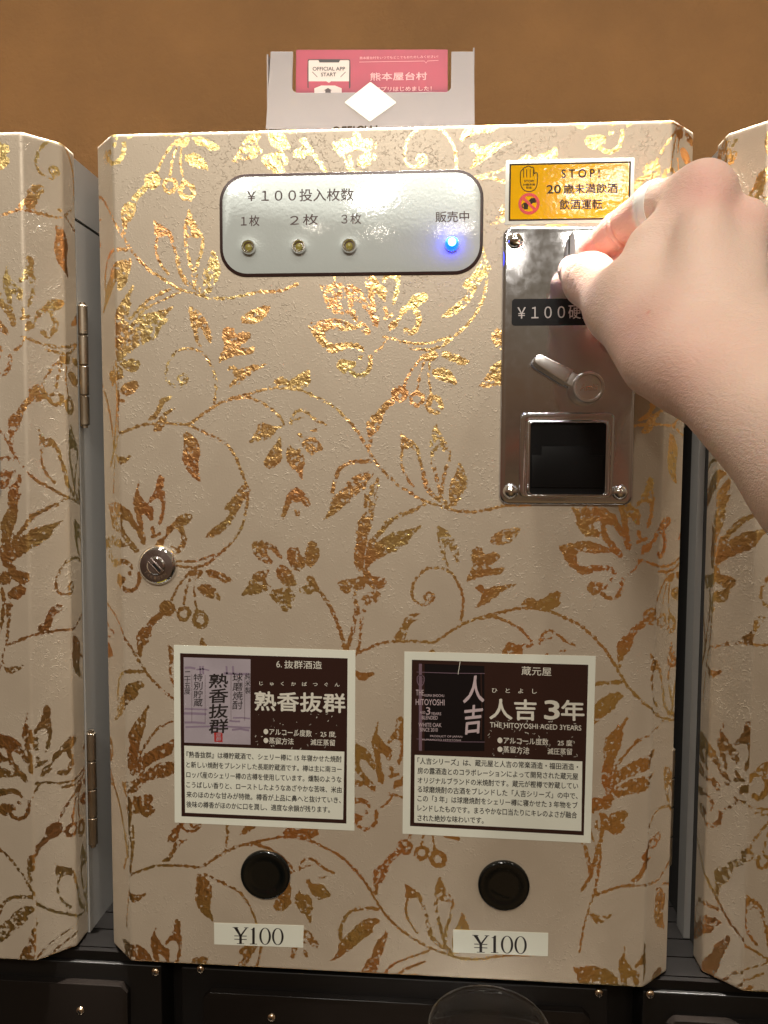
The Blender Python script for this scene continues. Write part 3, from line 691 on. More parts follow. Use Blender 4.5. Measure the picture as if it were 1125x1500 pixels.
# return lever
lc = at(863, 567, -13); b = MB()
b.lathe((lc[0], lc[1]), [(7.9, -2.1), (7.7, -3.5), (7.5, -11.2), (7.35, -12.4), (6.9, -13.0), (6.0, -13.0), (5.7, -12.3), (.03, -12.2)], 0, 40)
tip = at(786, 527, -10); d = np.array([tip[0]-lc[0], tip[1]-lc[1]]); Ln = np.linalg.norm(d); d /= Ln; n_ = np.array([-d[1], d[0]])
pt = lambda s, t: (lc[0]+d[0]*s+n_[0]*t, lc[1]+d[1]*s+n_[1]*t)
b.prism([pt(6, 3.2), pt(10.2, 2.9), pt(10.2, -3.0), pt(6, -3.2)], -10.5, -5.0, 0, .4)
b.prism([pt(10.0, 3.6), pt(Ln-1.2, 2.9), pt(Ln+.8, 2.1), pt(Ln+1.4, 0), pt(Ln+.8, -1.9), pt(Ln-1.2, -2.7), pt(10.0, -3.6)], -12.2, -4.6, 0, .9)
text_mm(b, 'Asahi', [(lc[0]-4.1, lc[1]-1.5), (lc[0]+4.2, lc[1]-1.7), (lc[0]+4.2, lc[1]+1.4), (lc[0]-4.1, lc[1]+1.6)], -12.3, 1, .01, .3)
b.build('return_lever', [MT['satin'], MT['chrome']], cp, smooth=40)
# black price tape
t0, t1 = at(750, 438, -2.3), at(917, 476, -2.3)
b = MB(); b.prism(rrect(t0[0], t0[1], t1[0], t1[1], 1.5, 5), -2.42, -2.1, 0, .08)
text_px(b, ZP, '￥１００硬貨', (758, 458), (870, 456), 21, -2.5, 1, .004)
b.build('price_tape', [MT['tapeb'], MT['tapew']], cp)
# ------------------------------------------------------------------ cam lock
q = at(228.5, 829, -3); c = (q[0], q[1]); b = MB()
b.lathe(c, [(10.1, .05), (10.0, -.9), (9.4, -2.0), (8.4, -2.7)], 1, 56, False, False); b.lathe(c, [(8.4, -2.7), (7.8, -2.8), (4.7, -2.9)], 0, 56, False, False)
b.lathe(c, [(4.7, -2.9), (4.6, -3.4), (3.9, -3.9)], 1, 48, False, False); b.lathe(c, [(3.9, -3.9), (.03, -3.95)], 0, 48)
a = math.radians(46); dx, dy = math.cos(a), math.sin(a)
bar = lambda L0, L1, w, o=0: [(c[0]+dx*L0-dy*(w+o), c[1]+dy*L0+dx*(w+o)), (c[0]+dx*L1-dy*(w+o), c[1]+dy*L1+dx*(w+o)), (c[0]+dx*L1-dy*(o-w), c[1]+dy*L1+dx*(o-w)), (c[0]+dx*L0-dy*(o-w), c[1]+dy*L0+dx*(o-w))]
b.prism(bar(-4.6, 4.6, 1.5), -4.05, -3.6, 0, .1); b.prism(bar(-4.4, 4.4, .16, 1.05), -4.2, -3.9, 1); b.prism(bar(-4.4, 4.4, .16, -1.05), -4.2, -3.9, 1)
b.prism(bar(-1.6, 3.6, .72), -4.1, -3.9, 2)
for i, ch in enumerate('TAKIGEN'):
    th = math.radians(148-i*17.5); r0, r1 = 6.9, 5.4
    rad = np.array([math.cos(th), math.sin(th)]); tan = np.array([math.sin(th), -math.cos(th)])
    w = .62; cc = np.array(c)
    text_mm(b, ch, [cc+rad*r1-tan*w, cc+rad*r1+tan*w, cc+rad*r0+tan*w, cc+rad*r0-tan*w], -2.88, 1, .01)
th = np.radians(np.linspace(52, 88, 8)); b.ribbon([(c[0]+8.3*math.cos(t), c[1]+8.3*math.sin(t)) for t in th], .9, -2.72, 3)
b.build('lock', [MT['nickel'], MT['chrome'], MT['black'], MT['yel']], mid, smooth=40)
# ------------------------------------------------------------------ push buttons
for px, py in ((386, 1288), (739, 1304)):
    q = at(px, py, -5); c = (q[0], q[1]); b = MB()
    b.lathe(c, [(12.9, .05), (12.9, -1.2), (12.5, -1.8), (11.7, -2.05), (10.2, -1.95), (8.6, -1.5), (7.4, -1.2), (7.0, -1.2), (.05, -1.0)], 0, 56)
    b.build('push_button', MT['gloss'], mid, smooth=60)
# ------------------------------------------------------------------ drink labels
def drink_label(Z, outer, frame, low, label):
    b = MB(); b.prism(qpx(Z, outer), -.22, .1, 0, .06); r = b.build('drink_label', MT['label'], mid); r['label'] = label
    b = MB(); b.sheet(qpx(Z, frame), -.27, 0); b.sheet(qpx(Z, low), -.33, 1); b.build('print_panel', [MT['brown'], MT['label']], r)
    return r
Z1 = zm(240, 930, 3.75)
l1 = drink_label(Z1, [(55,55),(1053,85),(1047,1075),(60,1030)], [(90,100),(1010,128),(1003,1035),(98,995)], [(113,607),(992,640),(985,1013),(118,975)], 'label with a lavender bottle picture')
b = MB(); T = -.33
text_px(b, Z1, '6.', (618,160), (648,161), 36, T); text_px(b, Z1, '抜群酒造', (662,162), (868,166), 44, T, 0, .006)
text_px(b, Z1, 'じ　ゅ　く　か　ば　つ　ぐ　ん', (525,266), (965,274), 22, T, 0, .012)
text_px(b, Z1, '熟香抜群', (500,362), (995,376), 104, T, 0, .022)
text_px(b, Z1, '●アルコール度数', (548,530), (812,542), 36, T, 0, .01); text_px(b, Z1, '25 度', (860,544), (940,546), 32, T, 0, .01)
text_px(b, Z1, '●蒸留方法', (548,579), (713,586), 35, T, 0, .01); text_px(b, Z1, '減圧蒸留', (806,589), (940,593), 34, T, 0, .01)
for _ in range(46):                                        # scratches through the brown ink
    x, y = rng.uniform(500, 960), rng.uniform(430, 620); L = rng.uniform(3, 14); a = rng.uniform(0, 3.1)
    b.ribbon(qpx(Z1, [(x, y), (x+L*math.cos(a)*.5, y+L*math.sin(a)*.5), (x+L*math.cos(a+.4), y+L*math.sin(a+.4))]), rng.uniform(.08, .32), T-.01)
b.build('lettering', MT['whiteink'], l1)
b = MB()
for s, yl, yr, xr in (('『熟香抜群』は樽貯蔵酒で、シェリー樽に 15 年寝かせた焼酎', 657, 683, 976), ('と新しい焼酎をブレンドした長期貯蔵酒です。樽は主に南ヨー', 712, 739, 976), ('ロッパ産のシェリー樽の古樽を使用しています。燻製のような', 767, 795, 976),
                  ('こうばしい香りと、ローストしたようなあざやかな苦味、米由', 822, 851, 976), ('来のほのかな甘みが特徴。樽香が上品に鼻へと抜けていき、', 876, 908, 972), ('後味の樽香がほのかに口を潤し、適度な余韻が残ります。', 930, 960, 912)):
    text_px(b, Z1, s, (124, yl), (xr, yr), 35, -.38, 0, .012)
b.build('description_text', MT['ink'], l1)
b = MB(); T = -.33
b.sheet(qpx(Z1, [(110,122),(477,133),(477,602),(113,590)]), T, 0)
for ys, xs in ((180, (115,175)), (210, (330,470)), (190, (180,250)), (405, (115,240)), (430, (112,235)), (455, (380,475)), (480, (115,230)), (505, (120,475)), (520, (375,470)), (470, (360,420))):
    b.ribbon(qpx(Z1, [(xs[0], ys), ((xs[0]+xs[1])/2, ys-6+12*rng.random()), (xs[1], ys+4)]), rng.uniform(.7, 1.3), T-.03, 1)
for x in (200, 215, 345, 380): b.ribbon(qpx(Z1, [(x, 170), (x+3, 215)]), 1.0, T-.03, 1)
for x, ya, yb in ((155,215,480), (228,220,480), (370,210,470), (445,230,470)): b.ribbon(qpx(Z1, [(x, ya), (x, yb)]), .16, T-.05, 2)
def vert(b, Z, s, x, y0, y1, w, z, m, bold, sl=0):
    n = len(s); h = (y1-y0)/n
    for i, ch in enumerate(s): text_px(b, Z, ch, (x-w/2+sl*i, y0+h*(i+.5)), (x+w/2+sl*i, y0+h*(i+.5)-w*.04), h*.92, z, m, bold, .05)
vert(b, Z1, '熟香抜群', 300, 212, 545, 104, T-.06, 3, .02); vert(b, Z1, '球磨焼酎', 405, 208, 412, 56, T-.06, 3, .004)
vert(b, Z1, '特別貯蔵', 188, 212, 396, 50, T-.06, 3, .006); vert(b, Z1, '二十五度', 129, 200, 328, 34, T-.06, 3, .004); vert(b, Z1, '純米製', 461, 208, 325, 30, T-.06, 3, .004)
b.sheet(qpx(Z1, [(277,534),(323,536),(324,588),(279,586)]), T-.06, 4); vert(b, Z1, '抜群', 301, 538, 584, 30, T-.09, 0, .01)
b.build('bottle_picture', [MT['lav'], MT['lavd'], MT['browntext'], MT['ink'], MT['red']], l1)
Z2 = zm(580, 940, 3.629)
l2 = drink_label(Z2, [(45,52),(1062,76),(1035,1070),(35,1020)], [(85,95),(1022,122),(998,1028),(75,978)], [(100,600),(990,635),(985,1005),(97,960)], 'label with a dark bottle picture')
b = MB(); T = -.33
text_px(b, Z2, '蔵元屋', (668,154), (826,160), 46, T, 0, .006); text_px(b, Z2, 'ひ　と　よ　し', (510,258), (748,264), 24, T, 0, .012)
text_px(b, Z2, '人吉', (498,358), (745,364), 108, T, 0, .022); text_px(b, Z2, '3', (790,362), (868,364), 98, T, 0, .03); text_px(b, Z2, '年', (880,364), (1000,367), 106, T, 0, .022)
text_px(b, Z2, 'THE HITOYOSHI AGED 3YEARS', (500,441), (985,459), 27, T, 0, .012)
text_px(b, Z2, '●アルコール度数', (540,523), (810,533), 36, T, 0, .01); text_px(b, Z2, '25 度', (860,537), (938,539), 32, T, 0, .01)
text_px(b, Z2, '●蒸留方法', (540,571), (708,578), 35, T, 0, .01); text_px(b, Z2, '減圧蒸留', (806,582), (936,585), 34, T, 0, .01)
for _ in range(60):
    x, y = rng.uniform(480, 960), rng.uniform(400, 620); L = rng.uniform(3, 16); a = rng.uniform(0, 3.1)
    b.ribbon(qpx(Z2, [(x, y), (x+L*math.cos(a)*.5, y+L*math.sin(a)*.5), (x+L*math.cos(a+.5), y+L*math.sin(a+.5))]), rng.uniform(.08, .3), T-.01)
b.ribbon(qpx(Z2, [(342,98),(336,135),(330,172)]), .3, T-.12)
b.build('lettering', MT['whiteink'], l2)
b = MB()
for s, yl, yr, xr in (('「人吉シリーズ」は、蔵元屋と人吉の常楽酒造・福田酒造・', 633, 666, 968), ('房の露酒造とのコラボレーションによって開発された蔵元屋', 685, 717, 968), ('オリジナルブランドの米焼酎です。蔵元が樫樽で貯蔵してい', 736, 767, 968),
                  ('る球磨焼酎の古酒をブレンドした「人吉シリーズ」の中で、', 783, 820, 966), ('この「3 年」は球磨焼酎をシェリー樽に寝かせた 3 年物をブ', 832, 870, 966), ('レンドしたものです。まろやかな口当たりにキレのよさが融合', 883, 922, 962), ('された絶妙な味わいです。', 935, 950, 466)):
    text_px(b, Z2, s, (115, yl), (xr, yr), 35, -.38, 0, .012)
b.build('description_text', MT['ink'], l2)
b = MB()
b.sheet(qpx(Z2, [(120,115),(470,128),(470,580),(120,578)]), T, 0)
for x0, x1, m in ((122,138,1), (138,152,2)): b.sheet(qpx(Z2, [(x0,116),(x1,117),(x1,578),(x0,578)]), T-.03, m)
b.ribbon(qpx(Z2, [(452,165),(456,350),(452,520)]), .7, T-.03, 2)
for ya in ((160, 166, 168), (515, 530, 532)): b.ribbon(qpx(Z2, [(110, ya[0]), (290, ya[1]), (472, ya[2])]), .3, T-.05, 1)
text_px(b, Z2, '人', (358,255), (468,250), 140, T-.07, 3, .015, .1); text_px(b, Z2, '吉', (365,418), (460,408), 150, T-.07, 3, .015, .1)
sh = chaikin(qpx(Z2, [(113,178),(150,178),(150,215),(131,243),(113,215)]), True, 1); b.ribbon(np.vstack([sh, sh[:2]]), .4, T-.07, 1); text_px(b, Z2, '吉', (120,205), (143,205), 30, T-.07, 1)
for s, xl, xr, y, h in (('THE', 106, 148, 270, 30), ('KUMA SHOCHU', 152, 256, 285, 14), ('HITOYOSHI', 105, 258, 320, 32), ('AGED', 128, 156, 376, 13), ('3', 160, 182, 368, 40), ('YEARS', 186, 240, 382, 15), ('BLENDED', 138, 222, 403, 19), ('WHITE OAK', 120, 242, 441, 21), ('SINCE 2010', 128, 222, 467, 20), ('PRODUCT OF JAPAN', 182, 352, 503, 13), ('KUMAMOTO HITOYOSHI', 140, 345, 520, 9)):
    text_px(b, Z2, s, (xl, y), (xr, y+(xr-xl)*.02), h, T-.07, 3, .004)
b.build('bottle_picture', [MT['wine'], MT['winel'], MT['brown'], MT['pinkink']], l2)
# ------------------------------------------------------------------ price labels (serif figures built from outlines)
def yen100(b, Q, z):
    """Q maps unit square (x 0..1, y 0 top..1) to mm"""
    P = lambda *a: [Q(x, y) for x, y in a]
    b.sheet(P((.0,0),(.075,0),(.155,.47),(.115,.50)), z); b.sheet(P((.255,0),(.285,0),(.165,.52),(.13,.5)), z)
    b.sheet(P((.118,.46),(.168,.46),(.168,1),(.118,1)), z)
    for y in (.50, .70): b.sheet(P((.02,y),(.265,y),(.265,y+.045),(.02,y+.045)), z-.01)
    for xa, xb in ((-.015,.10),(.215,.30)): b.sheet(P((xa,0),(xb,0),(xb,.035),(xa,.035)), z-.012)
    b.sheet(P((.07,.965),(.216,.965),(.216,1),(.07,1)), z-.012)
    b.sheet(P((.395,.0),(.425,.0),(.425,1),(.375,1),(.375,.12)), z); b.sheet(P((.335,.13),(.375,.09),(.395,.0),(.405,.06),(.38,.15)), z-.012); b.sheet(P((.33,.965),(.47,.965),(.47,1),(.33,1)), z-.012)
    for cx in (.63, .88):
        n = 28; vs = []
        for i in range(n):
            a = 2*math.pi*i/n; vs.append((*Q(cx+.115*math.cos(a), .5+.51*math.sin(a)), z)); 
        for i in range(n):
            a = 2*math.pi*i/n; vs.append((*Q(cx+.073*math.cos(a), .5+.475*math.sin(a)), z))
        b.add(vs, [(i, (i+1) % n, n+(i+1) % n, n+i) for i in range(n)])
for out, tx in (([(313.5,1351.5),(445,1355.5),(444,1388),(314,1383)], [(342,1357.5),(416,1359.5),(416,1384),(342,1382)]),
                ([(663.7,1361.5),(803,1366.5),(802.5,1400.5),(663.7,1395)], [(693,1369),(772,1371.5),(772,1397),(693,1394.5)])):
    b = MB(); b.prism(qpx(ZP, out), -.22, .1, 0, .06); r = b.build('price_label', MT['label'], mid); r['label'] = 'white price label'
    qq = [np.array(p) for p in qpx(ZP, tx)]
    Q = lambda x, y, qq=qq: tuple((qq[0]*(1-x)+qq[1]*x)*(1-y)+(qq[3]*(1-x)+qq[2]*x)*y)
    b = MB(); yen100(b, Q, -.28); b.build('lettering', MT['ink'], r)

# ================================================================== leaflet holder on top of the middle machine
Zc = zm(370, 50, 3.2143); HZ = 60.0
def ph(pts, z): return [tuple(at(*Zc(*p), z)[:2]) for p in pts]
hold = empty('leaflet_holder', (122, 2, 75), 'white embossed card leaflet holder on top of the middle machine', 'leaflet holder')
b = MB()
front = ph([(62,445),(85,82),(190,82),(186,255),(192,268),(206,276),(912,273),(926,266),(934,252),(936,82),(1043,82),(1046,445)], HZ)
front = [(x, y if y < -20 else 2.3) for x, y in front]
b.prism(front, HZ, HZ+.8, 0, .2)
xs = [p[0] for p in front]; ytop = front[1][1]
fp = b.build('front_card', MT['card'], hold)
b = MB(); x0, x1 = min(xs)+.6, max(xs)-.6
b.box((x0, -30, HZ+9), (x1, 2.2, HZ+9.8)); b.box((x0, ytop+1, HZ+.8), (x0+.8, 2.2, HZ+9)); b.box((x1-.8, ytop+1, HZ+.8), (x1, 2.2, HZ+9)); b.box((x0, 1.4, HZ+.8), (x1, 2.2, HZ+9))
b.build('back_card', MT['card'], hold)
b = MB(); dm = chaikin(ph([(543,234),(555,225),(567,234),(666,312),(678,322),(666,331),(564,403),(552,412),(541,403),(444,331),(432,322),(444,312)], HZ), True, 1); b.prism([tuple(p) for p in dm], HZ-.15, HZ, 0); b.build('sticker', MT['label'], hold)
b = MB(); text_px(b, ZP, 'OFFICIAL', (486, 194), (558, 192), 17, HZ-.1, 0, .02); b.build('lettering', MT['greyink'], hold)
Zq = zm(425, 65, 4.5); LZ = HZ+3
def pq(pts): return [tuple(at(*Zq(*p), LZ)[:2]) for p in pts]
leaf = empty('leaflet', (122, 2, LZ), 'pink app leaflet standing in the white card holder', 'leaflet')
b = MB(); q = pq([(40,36),(1038,34),(1045,330),(32,330)]); q = [q[0], q[1], (q[2][0], 0.5), (q[3][0], 0.5)]; b.prism(q, LZ, LZ+.4, 0); b.build('sheet', MT['pink'], leaf)
b = MB()
b.sheet(chaikin(pq([(114,345),(114,102),(124,98),(388,98),(399,104),(397,345)]), True, 1), LZ-.06, 0)
b.sheet(pq([(122,244),(122,110),(128,105),(384,105),(390,110),(388,244)]), LZ-.1, 1); b.sheet(pq([(122,244),(388,244),(388,345),(122,345)]), LZ-.1, 2)
b.sheet(pq([(186,104),(330,104),(322,120),(194,120)]), LZ-.13, 0); b.sheet(pq([(236,243),(272,243),(256,254)]), LZ-.13, 1)
b.sheet(chaikin(pq([(160,345),(160,272),(340,272),(340,345)]), True, 1), LZ-.13, 1)
b.sheet(pq([(222,304),(250,288),(276,304)]), LZ-.17, 3); b.sheet(pq([(232,304),(268,304),(268,330),(232,330)]), LZ-.18, 3)
b.ribbon(pq([(146,182),(180,216)]), .35, LZ-.14, 3); b.ribbon(pq([(366,182),(332,216)]), .35, LZ-.14, 3)
b.build('phone_picture', [MT['ink'], MT['pale'], MT['pink'], MT['browntext']], leaf)
b = MB(); text_px(b, Zq, 'OFFICIAL APP', (149,161), (362,160), 24, LZ-.15, 0, .03); text_px(b, Zq, 'START', (204,199), (302,198), 24, LZ-.15, 0, .03)
text_px(b, Zq, '熊本屋台村をいつでもどこでもおたのしみください！', (458,90), (975,80), 18, LZ-.08, 1); b.ribbon(pq([(455,117),(885,110),(896,124),(906,110),(978,106)]), .22, LZ-.08, 1)
text_px(b, Zq, '熊本屋台村', (528,213), (902,208), 52, LZ-.08, 1, .012); text_px(b, Zq, 'アプリはじめました！', (560,296), (932,290), 30, LZ-.08, 1, .012)
b.build('lettering', [MT['ink'], MT['pinktext']], leaf)
# ================================================================== clear tasting cup on the ledge
q = at(716, 1502, -45); cc = (q[0], q[2]); ry = q[1]; R = 27.0
cup = empty('plastic_cup', (cc[0], HY+118, cc[1]), 'clear plastic tasting cup under the right-hand button', 'cup')
yb = HY+117.8; b = MB()
b.vlathe(cc, [(R*.70, yb), (R*.72, yb-1), (R-1.2, ry+3.5), (R-.3, ry+2.6), (R+.5, ry+1.6), (R+.5, ry+.5), (R+.1, ry), (R-.4, ry), (R-.8, ry+.8), (R-1.75, ry+4), (R*.69, yb-1.6), (.1, yb-1.7)], 0, 64, True, True)
b.build('cup_body', MT['clear'], cup, smooth=50)
# ================================================================== coin
cpos = (SLX, SLY+11.6, -7.5); b = MB(); r = 11.3; n = 64
pr = [(r-.1, -.85), (r, -.7), (r, .7), (r-.1, .85)]
rings = [[(cpos[0]+h, cpos[1]+q_*math.cos(2*math.pi*i/n), cpos[2]+q_*math.sin(2*math.pi*i/n)) for i in range(n)] for q_, h in [(.02, -.62), (r-1.1, -.62), (r-.8, -.85)]+pr+[(r-.8, .85), (r-1.1, .62), (.02, .62)]]
b.stack(rings); co = b.build('coin', MT['coin'], smooth=35)
tag(co, 'silver coin pushed edge-on into the coin slot between thumb and finger', 'coin')
# ================================================================== hand and forearm: one continuous skin grown from tapered bones
BONES = []
def bone(a, ra, b, rb, k=6.0): BONES.append((np.array(a, float), ra, np.array(b, float), rb, k))
def P3(px, py, z): return at(px, py, z)
# thumb
tT, tI, tM, tC = P3(842, 398, -15), P3(864, 410, -36), P3(908, 452, -62), P3(975, 520, -90)
bone(tT, 7.6, tI, 10.4, 3); bone(tI, 10.4, tM, 12.2, 6); bone(tM, 12.2, tC, 16.5, 8)
# index finger
iM, iP, iD, iT = P3(1030, 286, -62), P3(960, 303, -42), P3(911, 339, -25), P3(870, 370, -11)
bone(iM, 10.6, iP, 9.9, 6); bone(iP, 9.9, iD, 9.3, 2.2); bone(iD, 9.3, iT, 7.8, 2.0)
# middle, ring, little fingers folded behind
mM, mP, mD, mT = P3(1082, 340, -61), P3(1010, 372, -24), P3(945, 420, -17), P3(874, 441, -20)
bone(mM, 10.2, mP, 8.8, 5); bone(mP, 8.8, mD, 7.8, 2); bone(mD, 7.8, mT, 6.8, 2)
gM, gP, gD, gT = P3(1078, 400, -46), P3(1040, 430, -18), P3(985, 455, -18), P3(950, 465, -34)
bone(gM, 9.6, gP, 8.2, 5); bone(gP, 8.2, gD, 7.4, 2); bone(gD, 7.4, gT, 6.6, 2)
lM, lP, lD, lT = P3(1074, 455, -42), P3(1060, 485, -24), P3(1015, 495, -24), P3(980, 490, -40)
bone(lM, 8.6, lP, 7.0, 5); bone(lP, 7.0, lD, 6.4, 2); bone(lD, 6.4, lT, 5.8, 2)
# metacarpals, web and palm
wR, wC, wU = P3(1015, 540, -104), P3(1062, 535, -104), P3(1105, 525, -96)
bone(iM, 10.0, wR, 14.5, 9); bone(mM, 9.6, wC, 15.0, 9); bone(gM, 9.0, wC, 14.5, 8); bone(lM, 8.6, wU, 14, 10)
bone(P3(958, 366, -62), 9.0, P3(935, 428, -68), 11.5, 8); bone(P3(958, 366, -62), 9.0, iM, 9.0, 8); bone(P3(935, 428, -68), 11.5, P3(985, 500, -88), 15, 10)
bone(P3(985, 400, -64), 10.5, P3(1010, 500, -88), 15, 8); bone(P3(1040, 400, -60), 9.5, P3(1040, 500, -86), 14, 7)
# knuckle bosses
bone(P3(1031, 270, -64), 6.6, P3(1029, 278, -62), 6.6, 5); bone(P3(1094, 322, -64), 6.2, P3(1092, 330, -62), 6.2, 5)
# wrist and forearm
f1, f2 = P3(1238, 695, -165), P3(1540, 1030, -262)
for a, b_, ra, rb in ((wR, f1+np.array([-5, 2, 0]), 13.5, 16), (wC, f1, 14, 19), (wU, f1+np.array([7, -6, 2]), 13, 17)):
    bone(a, ra, b_, rb, 10)
bone(f1, 20, f2, 28, 12)
def skin_mesh(h=0.8):
    lo = np.min([np.minimum(a-ra, b-rb) for a, ra, b, rb, k in BONES], 0)-4
    hi = np.max([np.maximum(a+ra, b+rb) for a, ra, b, rb, k in BONES], 0)+4
    n = np.ceil((hi-lo)/h).astype(int)+1
    ax = [lo[i]+h*np.arange(n[i]) for i in range(3)]
    F = np.full(n, 30.0, np.float32)
    for a, ra, b, rb, k in BONES:
        pad = max(ra, rb)+k+4
        m0, m1 = np.minimum(a, b)-pad, np.maximum(a, b)+pad
        s = [slice(max(0, int((m0[i]-lo[i])/h)), min(n[i], int((m1[i]-lo[i])/h)+2)) for i in range(3)]
        X, Y, Zg = np.meshgrid(ax[0][s[0]], ax[1][s[1]], ax[2][s[2]], indexing='ij', sparse=True)
        d = b-a; L2 = d@d+1e-9
        t = np.clip(((X-a[0])*d[0]+(Y-a[1])*d[1]+(Zg-a[2])*d[2])/L2, 0, 1)
        D = np.sqrt((X-a[0]-t*d[0])**2+(Y-a[1]-t*d[1])**2+(Zg-a[2]-t*d[2])**2)-(ra+(rb-ra)*t)
        D = D.astype(np.float32); G = F[tuple(s)]
        hh = np.maximum(k-np.abs(G-D), 0)/k
        F[tuple(s)] = np.minimum(G, D)-hh*hh*k*.25
    sg = F < 0
    c = [sg[i:n[0]-1+i, j:n[1]-1+j, k:n[2]-1+k] for i in (0, 1) for j in (0, 1) for k in (0, 1)]
    allc = np.stack(c); act = allc.any(0) & ~allc.all(0)
    I = np.argwhere(act); idx = -np.ones(act.shape, np.int64); idx[tuple(I.T)] = np.arange(len(I))
    cor = np.array([(i, j, k) for i in (0, 1) for j in (0, 1) for k in (0, 1)])
    val = np.stack([F[tuple((I+o).T)] for o in cor], 1)
    acc = np.zeros((len(I), 3)); cnt = np.zeros(len(I))
    for p in range(8):
        for q in range(p+1, 8):
            if np.abs(cor[p]-cor[q]).sum() != 1: continue
            v0, v1 = val[:, p], val[:, q]; m = (v0 < 0) != (v1 < 0)
            t = np.where(m, v0/(v0-v1+1e-12), 0)
            acc += np.where(m[:, None], cor[p]+(cor[q]-cor[p])*t[:, None], 0); cnt += m
    V = lo+h*(I+acc/cnt[:, None])
    quads = []
    for ax_ in range(3):
        u, v = (ax_+1) % 3, (ax_+2) % 3
        sl0 = [slice(None)]*3; sl1 = [slice(None)]*3; sl0[ax_] = slice(0, -1); sl1[ax_] = slice(1, None)
        ch = sg[tuple(sl0)] != sg[tuple(sl1)]
        E = np.argwhere(ch); E = E[(E[:, u] > 0) & (E[:, v] > 0) & (E[:, u] < n[u]-1) & (E[:, v] < n[v]-1)]
        eu = np.zeros(3, int); eu[u] = 1; ev = np.zeros(3, int); ev[v] = 1
        q = np.stack([idx[tuple((E-eu-ev).T)], idx[tuple((E-ev).T)], idx[tuple(E.T)], idx[tuple((E-eu).T)]], 1)
        fl = sg[tuple(E.T)]; q[~fl] = q[~fl][:, ::-1]
        quads.append(q)
    return V, np.concatenate(quads)
V, Q = skin_mesh()
# relax once so the voxel steps vanish
for _ in range(3):
    acc = np.zeros_like(V); cnt = np.zeros(len(V))
    for i in range(4):
        a, b_ = Q[:, i], Q[:, (i+1) % 4]
        np.add.at(acc, a, V[b_]); np.add.at(cnt, a, 1); np.add.at(acc, b_, V[a]); np.add.at(cnt, b_, 1)
    V = V*.45+acc/np.maximum(cnt, 1)[:, None]*.55
# creases and hollows, pressed in along the surface normal
qn = np.cross(V[Q[:, 2]]-V[Q[:, 0]], V[Q[:, 3]]-V[Q[:, 1]]); NV = np.zeros_like(V)
for i in range(4): np.add.at(NV, Q[:, i], qn)
NV /= np.linalg.norm(NV, axis=1)[:, None]+1e-9
def fold(a, b, t, depth, width, reach, wob=0.0):
    a, b = np.array(a), np.array(b); u = (b-a)/np.linalg.norm(b-a); c = a+(b-a)*t
    w_ = (V-c)@u; r = np.linalg.norm(V-c-w_[:, None]*u, axis=1)
    w_ = w_+wob*np.sin(V[:, 1]*.55+V[:, 0]*.3)
    return depth*np.exp(-(w_/width)**2)*(r < reach)
def dent(c, r, depth): return depth*np.exp(-((V-np.array(c))**2).sum(1)/(2*r*r))
D = fold(iP, iD, .86, .9, .8, 13)+fold(iP, iD, .98, .5, .7, 13)+fold(iD, iT, .55, .35, 1.2, 12)
dors = np.clip(.5+.5*np.sin(V[:, 0]*.9+V[:, 1]*.5)*np.sin(V[:, 1]*1.3-V[:, 0]*.4)+.25, 0, 1)
D += dors*(fold(tT, tI, .70, .34, .6, 13, .6)+fold(tT, tI, .90, .26, .5, 14, .7)+fold(tI, tM, .10, .32, .6, 15, .8)+fold(tI, tM, .22, .22, .5, 15, .8)+fold(tI, tM, .36, .2, .6, 16, .9))
D += dent(P3(1022, 292, -73), 4.5, 1.5)+dent(P3(1046, 318, -72), 3.5, 1.0)+dent(P3(930, 490, -92), 7, 1.6)-dent(P3(1000, 520, -118), 6, 1.0)
V = V-NV*D[:, None]
me = bpy.data.meshes.new('person')
me.vertices.add(len(V)); me.vertices.foreach_set('co', np.stack([V[:, 0]/1000, V[:, 2]/1000, Z0-V[:, 1]/1000], 1).ravel())
me.loops.add(Q.size); me.loops.foreach_set('vertex_index', Q.ravel().astype(np.int32))
me.polygons.add(len(Q)); me.polygons.foreach_set('loop_start', (np.arange(len(Q))*4).astype(np.int32))
me.polygons.foreach_set('use_smooth', np.ones(len(Q), bool))
def gauss(c, r): return np.exp(-((V-np.array(c))**2).sum(1)/(2*r*r))
def segd(a, b):
    d = b-a; t = np.clip(((V-a)@d)/(d@d), 0, 1); return np.linalg.norm(V-a-t[:, None]*d, axis=1)
def on_skin(px, py):
    d = ROT.T @ np.array([(px-562.5)/FPX, (py-750.0)/FPX, 1.0]); d /= np.linalg.norm(d)
    r = V-CAM; t = r@d; dist = np.linalg.norm(r-t[:, None]*d, axis=1)
    c = np.nonzero(dist < 1.6)[0]; return V[c[np.argmin(t[c])]]
flush = np.clip(.4*gauss(on_skin(945, 454), .6)+.95*np.exp(-(segd(iP+(iD-iP)*.35, iT)/9.5)**4)+.5*gauss(tT, 6)+.6*np.exp(-(segd(mP, mT)/10)**4)+.5*np.exp(-(segd(gP, gT)/10)**4)+.22*gauss(P3(1032, 262, -70), 7)+.22*gauss(P3(1095, 318, -70), 7)+.35*gauss(P3(1030, 296, -72), 7)+.22*gauss(P3(930, 480, -95), 12)+.18*gauss(P3(1000, 560, -120), 14)+.25*gauss(P3(872, 425, -48), 7), 0, 1)
white_band = np.clip(.95*np.exp(-((((V-iP)@((iM-iP)/np.linalg.norm(iM-iP)))+.5)/2.9)**4)*(np.linalg.norm(V-iP, axis=1) < 14), 0, 1)  # white band coloured into the skin by the middle knuckle, under the ring
for nm, arr in (('flush', flush), ('white_band', white_band)):
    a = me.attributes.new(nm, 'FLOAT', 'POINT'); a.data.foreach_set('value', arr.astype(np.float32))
me.materials.append(MT['skin']); me.update(calc_edges=True); me.validate()
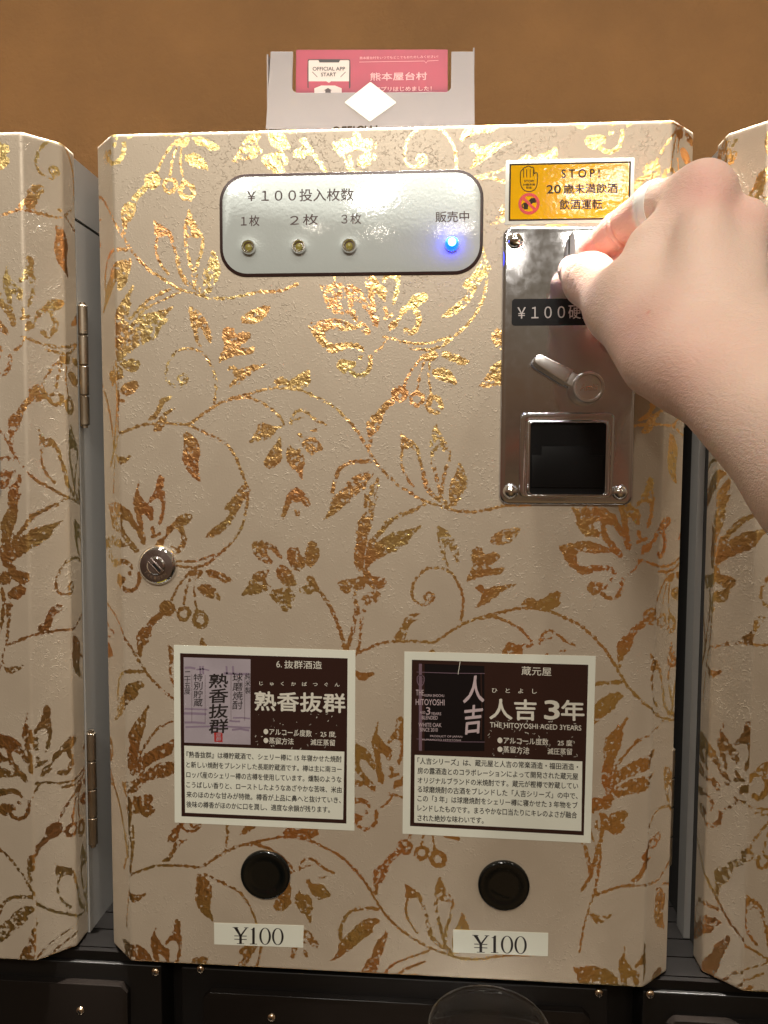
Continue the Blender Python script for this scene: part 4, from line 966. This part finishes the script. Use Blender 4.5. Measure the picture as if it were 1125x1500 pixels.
per = bpy.data.objects.new('person', me); COL.objects.link(per)
tag(per, 'bare forearm and hand pinching a coin at the slot of the steel coin plate', 'person')

# thumb nail, seen nearly edge-on at the left of the thumb
u = tT-tI; u /= np.linalg.norm(u); nd = np.array([-.78, -.30, -.55]); nd -= (nd@u)*u; nd /= np.linalg.norm(nd); sd_ = np.cross(u, nd)
b = MB(); ns, na = 12, 12; vs = []
for i in range(ns+1):
    s_ = -6.5+11.0*i/ns
    r = (7.6-s_*.12 if s_ < 0 else math.sqrt(max(7.6**2-s_*s_*1.15, 4)))+.28-.5*(i == 0)
    hw = math.radians(44)*min(1, (i+2)/5)*(1 if i < ns-2 else .8)
    for j in range(na+1):
        a = -hw+2*hw*j/na; k = r-.12*abs(2*j/na-1)**6*4
        vs.append(tT+u*s_+(nd*math.cos(a)+sd_*math.sin(a))*k)
b.add(vs, [(i*(na+1)+j, i*(na+1)+j+1, (i+1)*(na+1)+j+1, (i+1)*(na+1)+j) for i in range(ns) for j in range(na)])
b.build('fingernail', MT['nail'], per, smooth=True)

# white ring round the index finger by its middle knuckle
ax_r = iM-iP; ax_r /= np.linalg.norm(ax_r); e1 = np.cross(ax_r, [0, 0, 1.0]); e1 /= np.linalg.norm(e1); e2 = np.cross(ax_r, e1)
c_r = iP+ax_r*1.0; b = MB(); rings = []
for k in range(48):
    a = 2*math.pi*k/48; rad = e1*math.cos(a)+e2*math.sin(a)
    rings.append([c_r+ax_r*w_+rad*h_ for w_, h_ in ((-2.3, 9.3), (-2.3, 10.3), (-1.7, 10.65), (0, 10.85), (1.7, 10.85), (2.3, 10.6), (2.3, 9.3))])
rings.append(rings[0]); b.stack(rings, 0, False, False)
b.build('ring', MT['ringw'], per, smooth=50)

# ------------------------------------------------------------------ the neighbours carry the same fittings, just outside the picture
for root, dx, dy, dz in ((mL, -313.5, -.4, -4.4), (mR, 313.5, .4, 1.7)):
    for o in (cp, st, ip):
        c = o.copy(); COL.objects.link(c); c.parent = root; c.matrix_parent_inverse = root.matrix_world.inverted()
        c.location = (dx/1000, dz/1000, -dy/1000)
        for ch in list(o.children):
            g = ch.copy(); COL.objects.link(g); g.parent = c
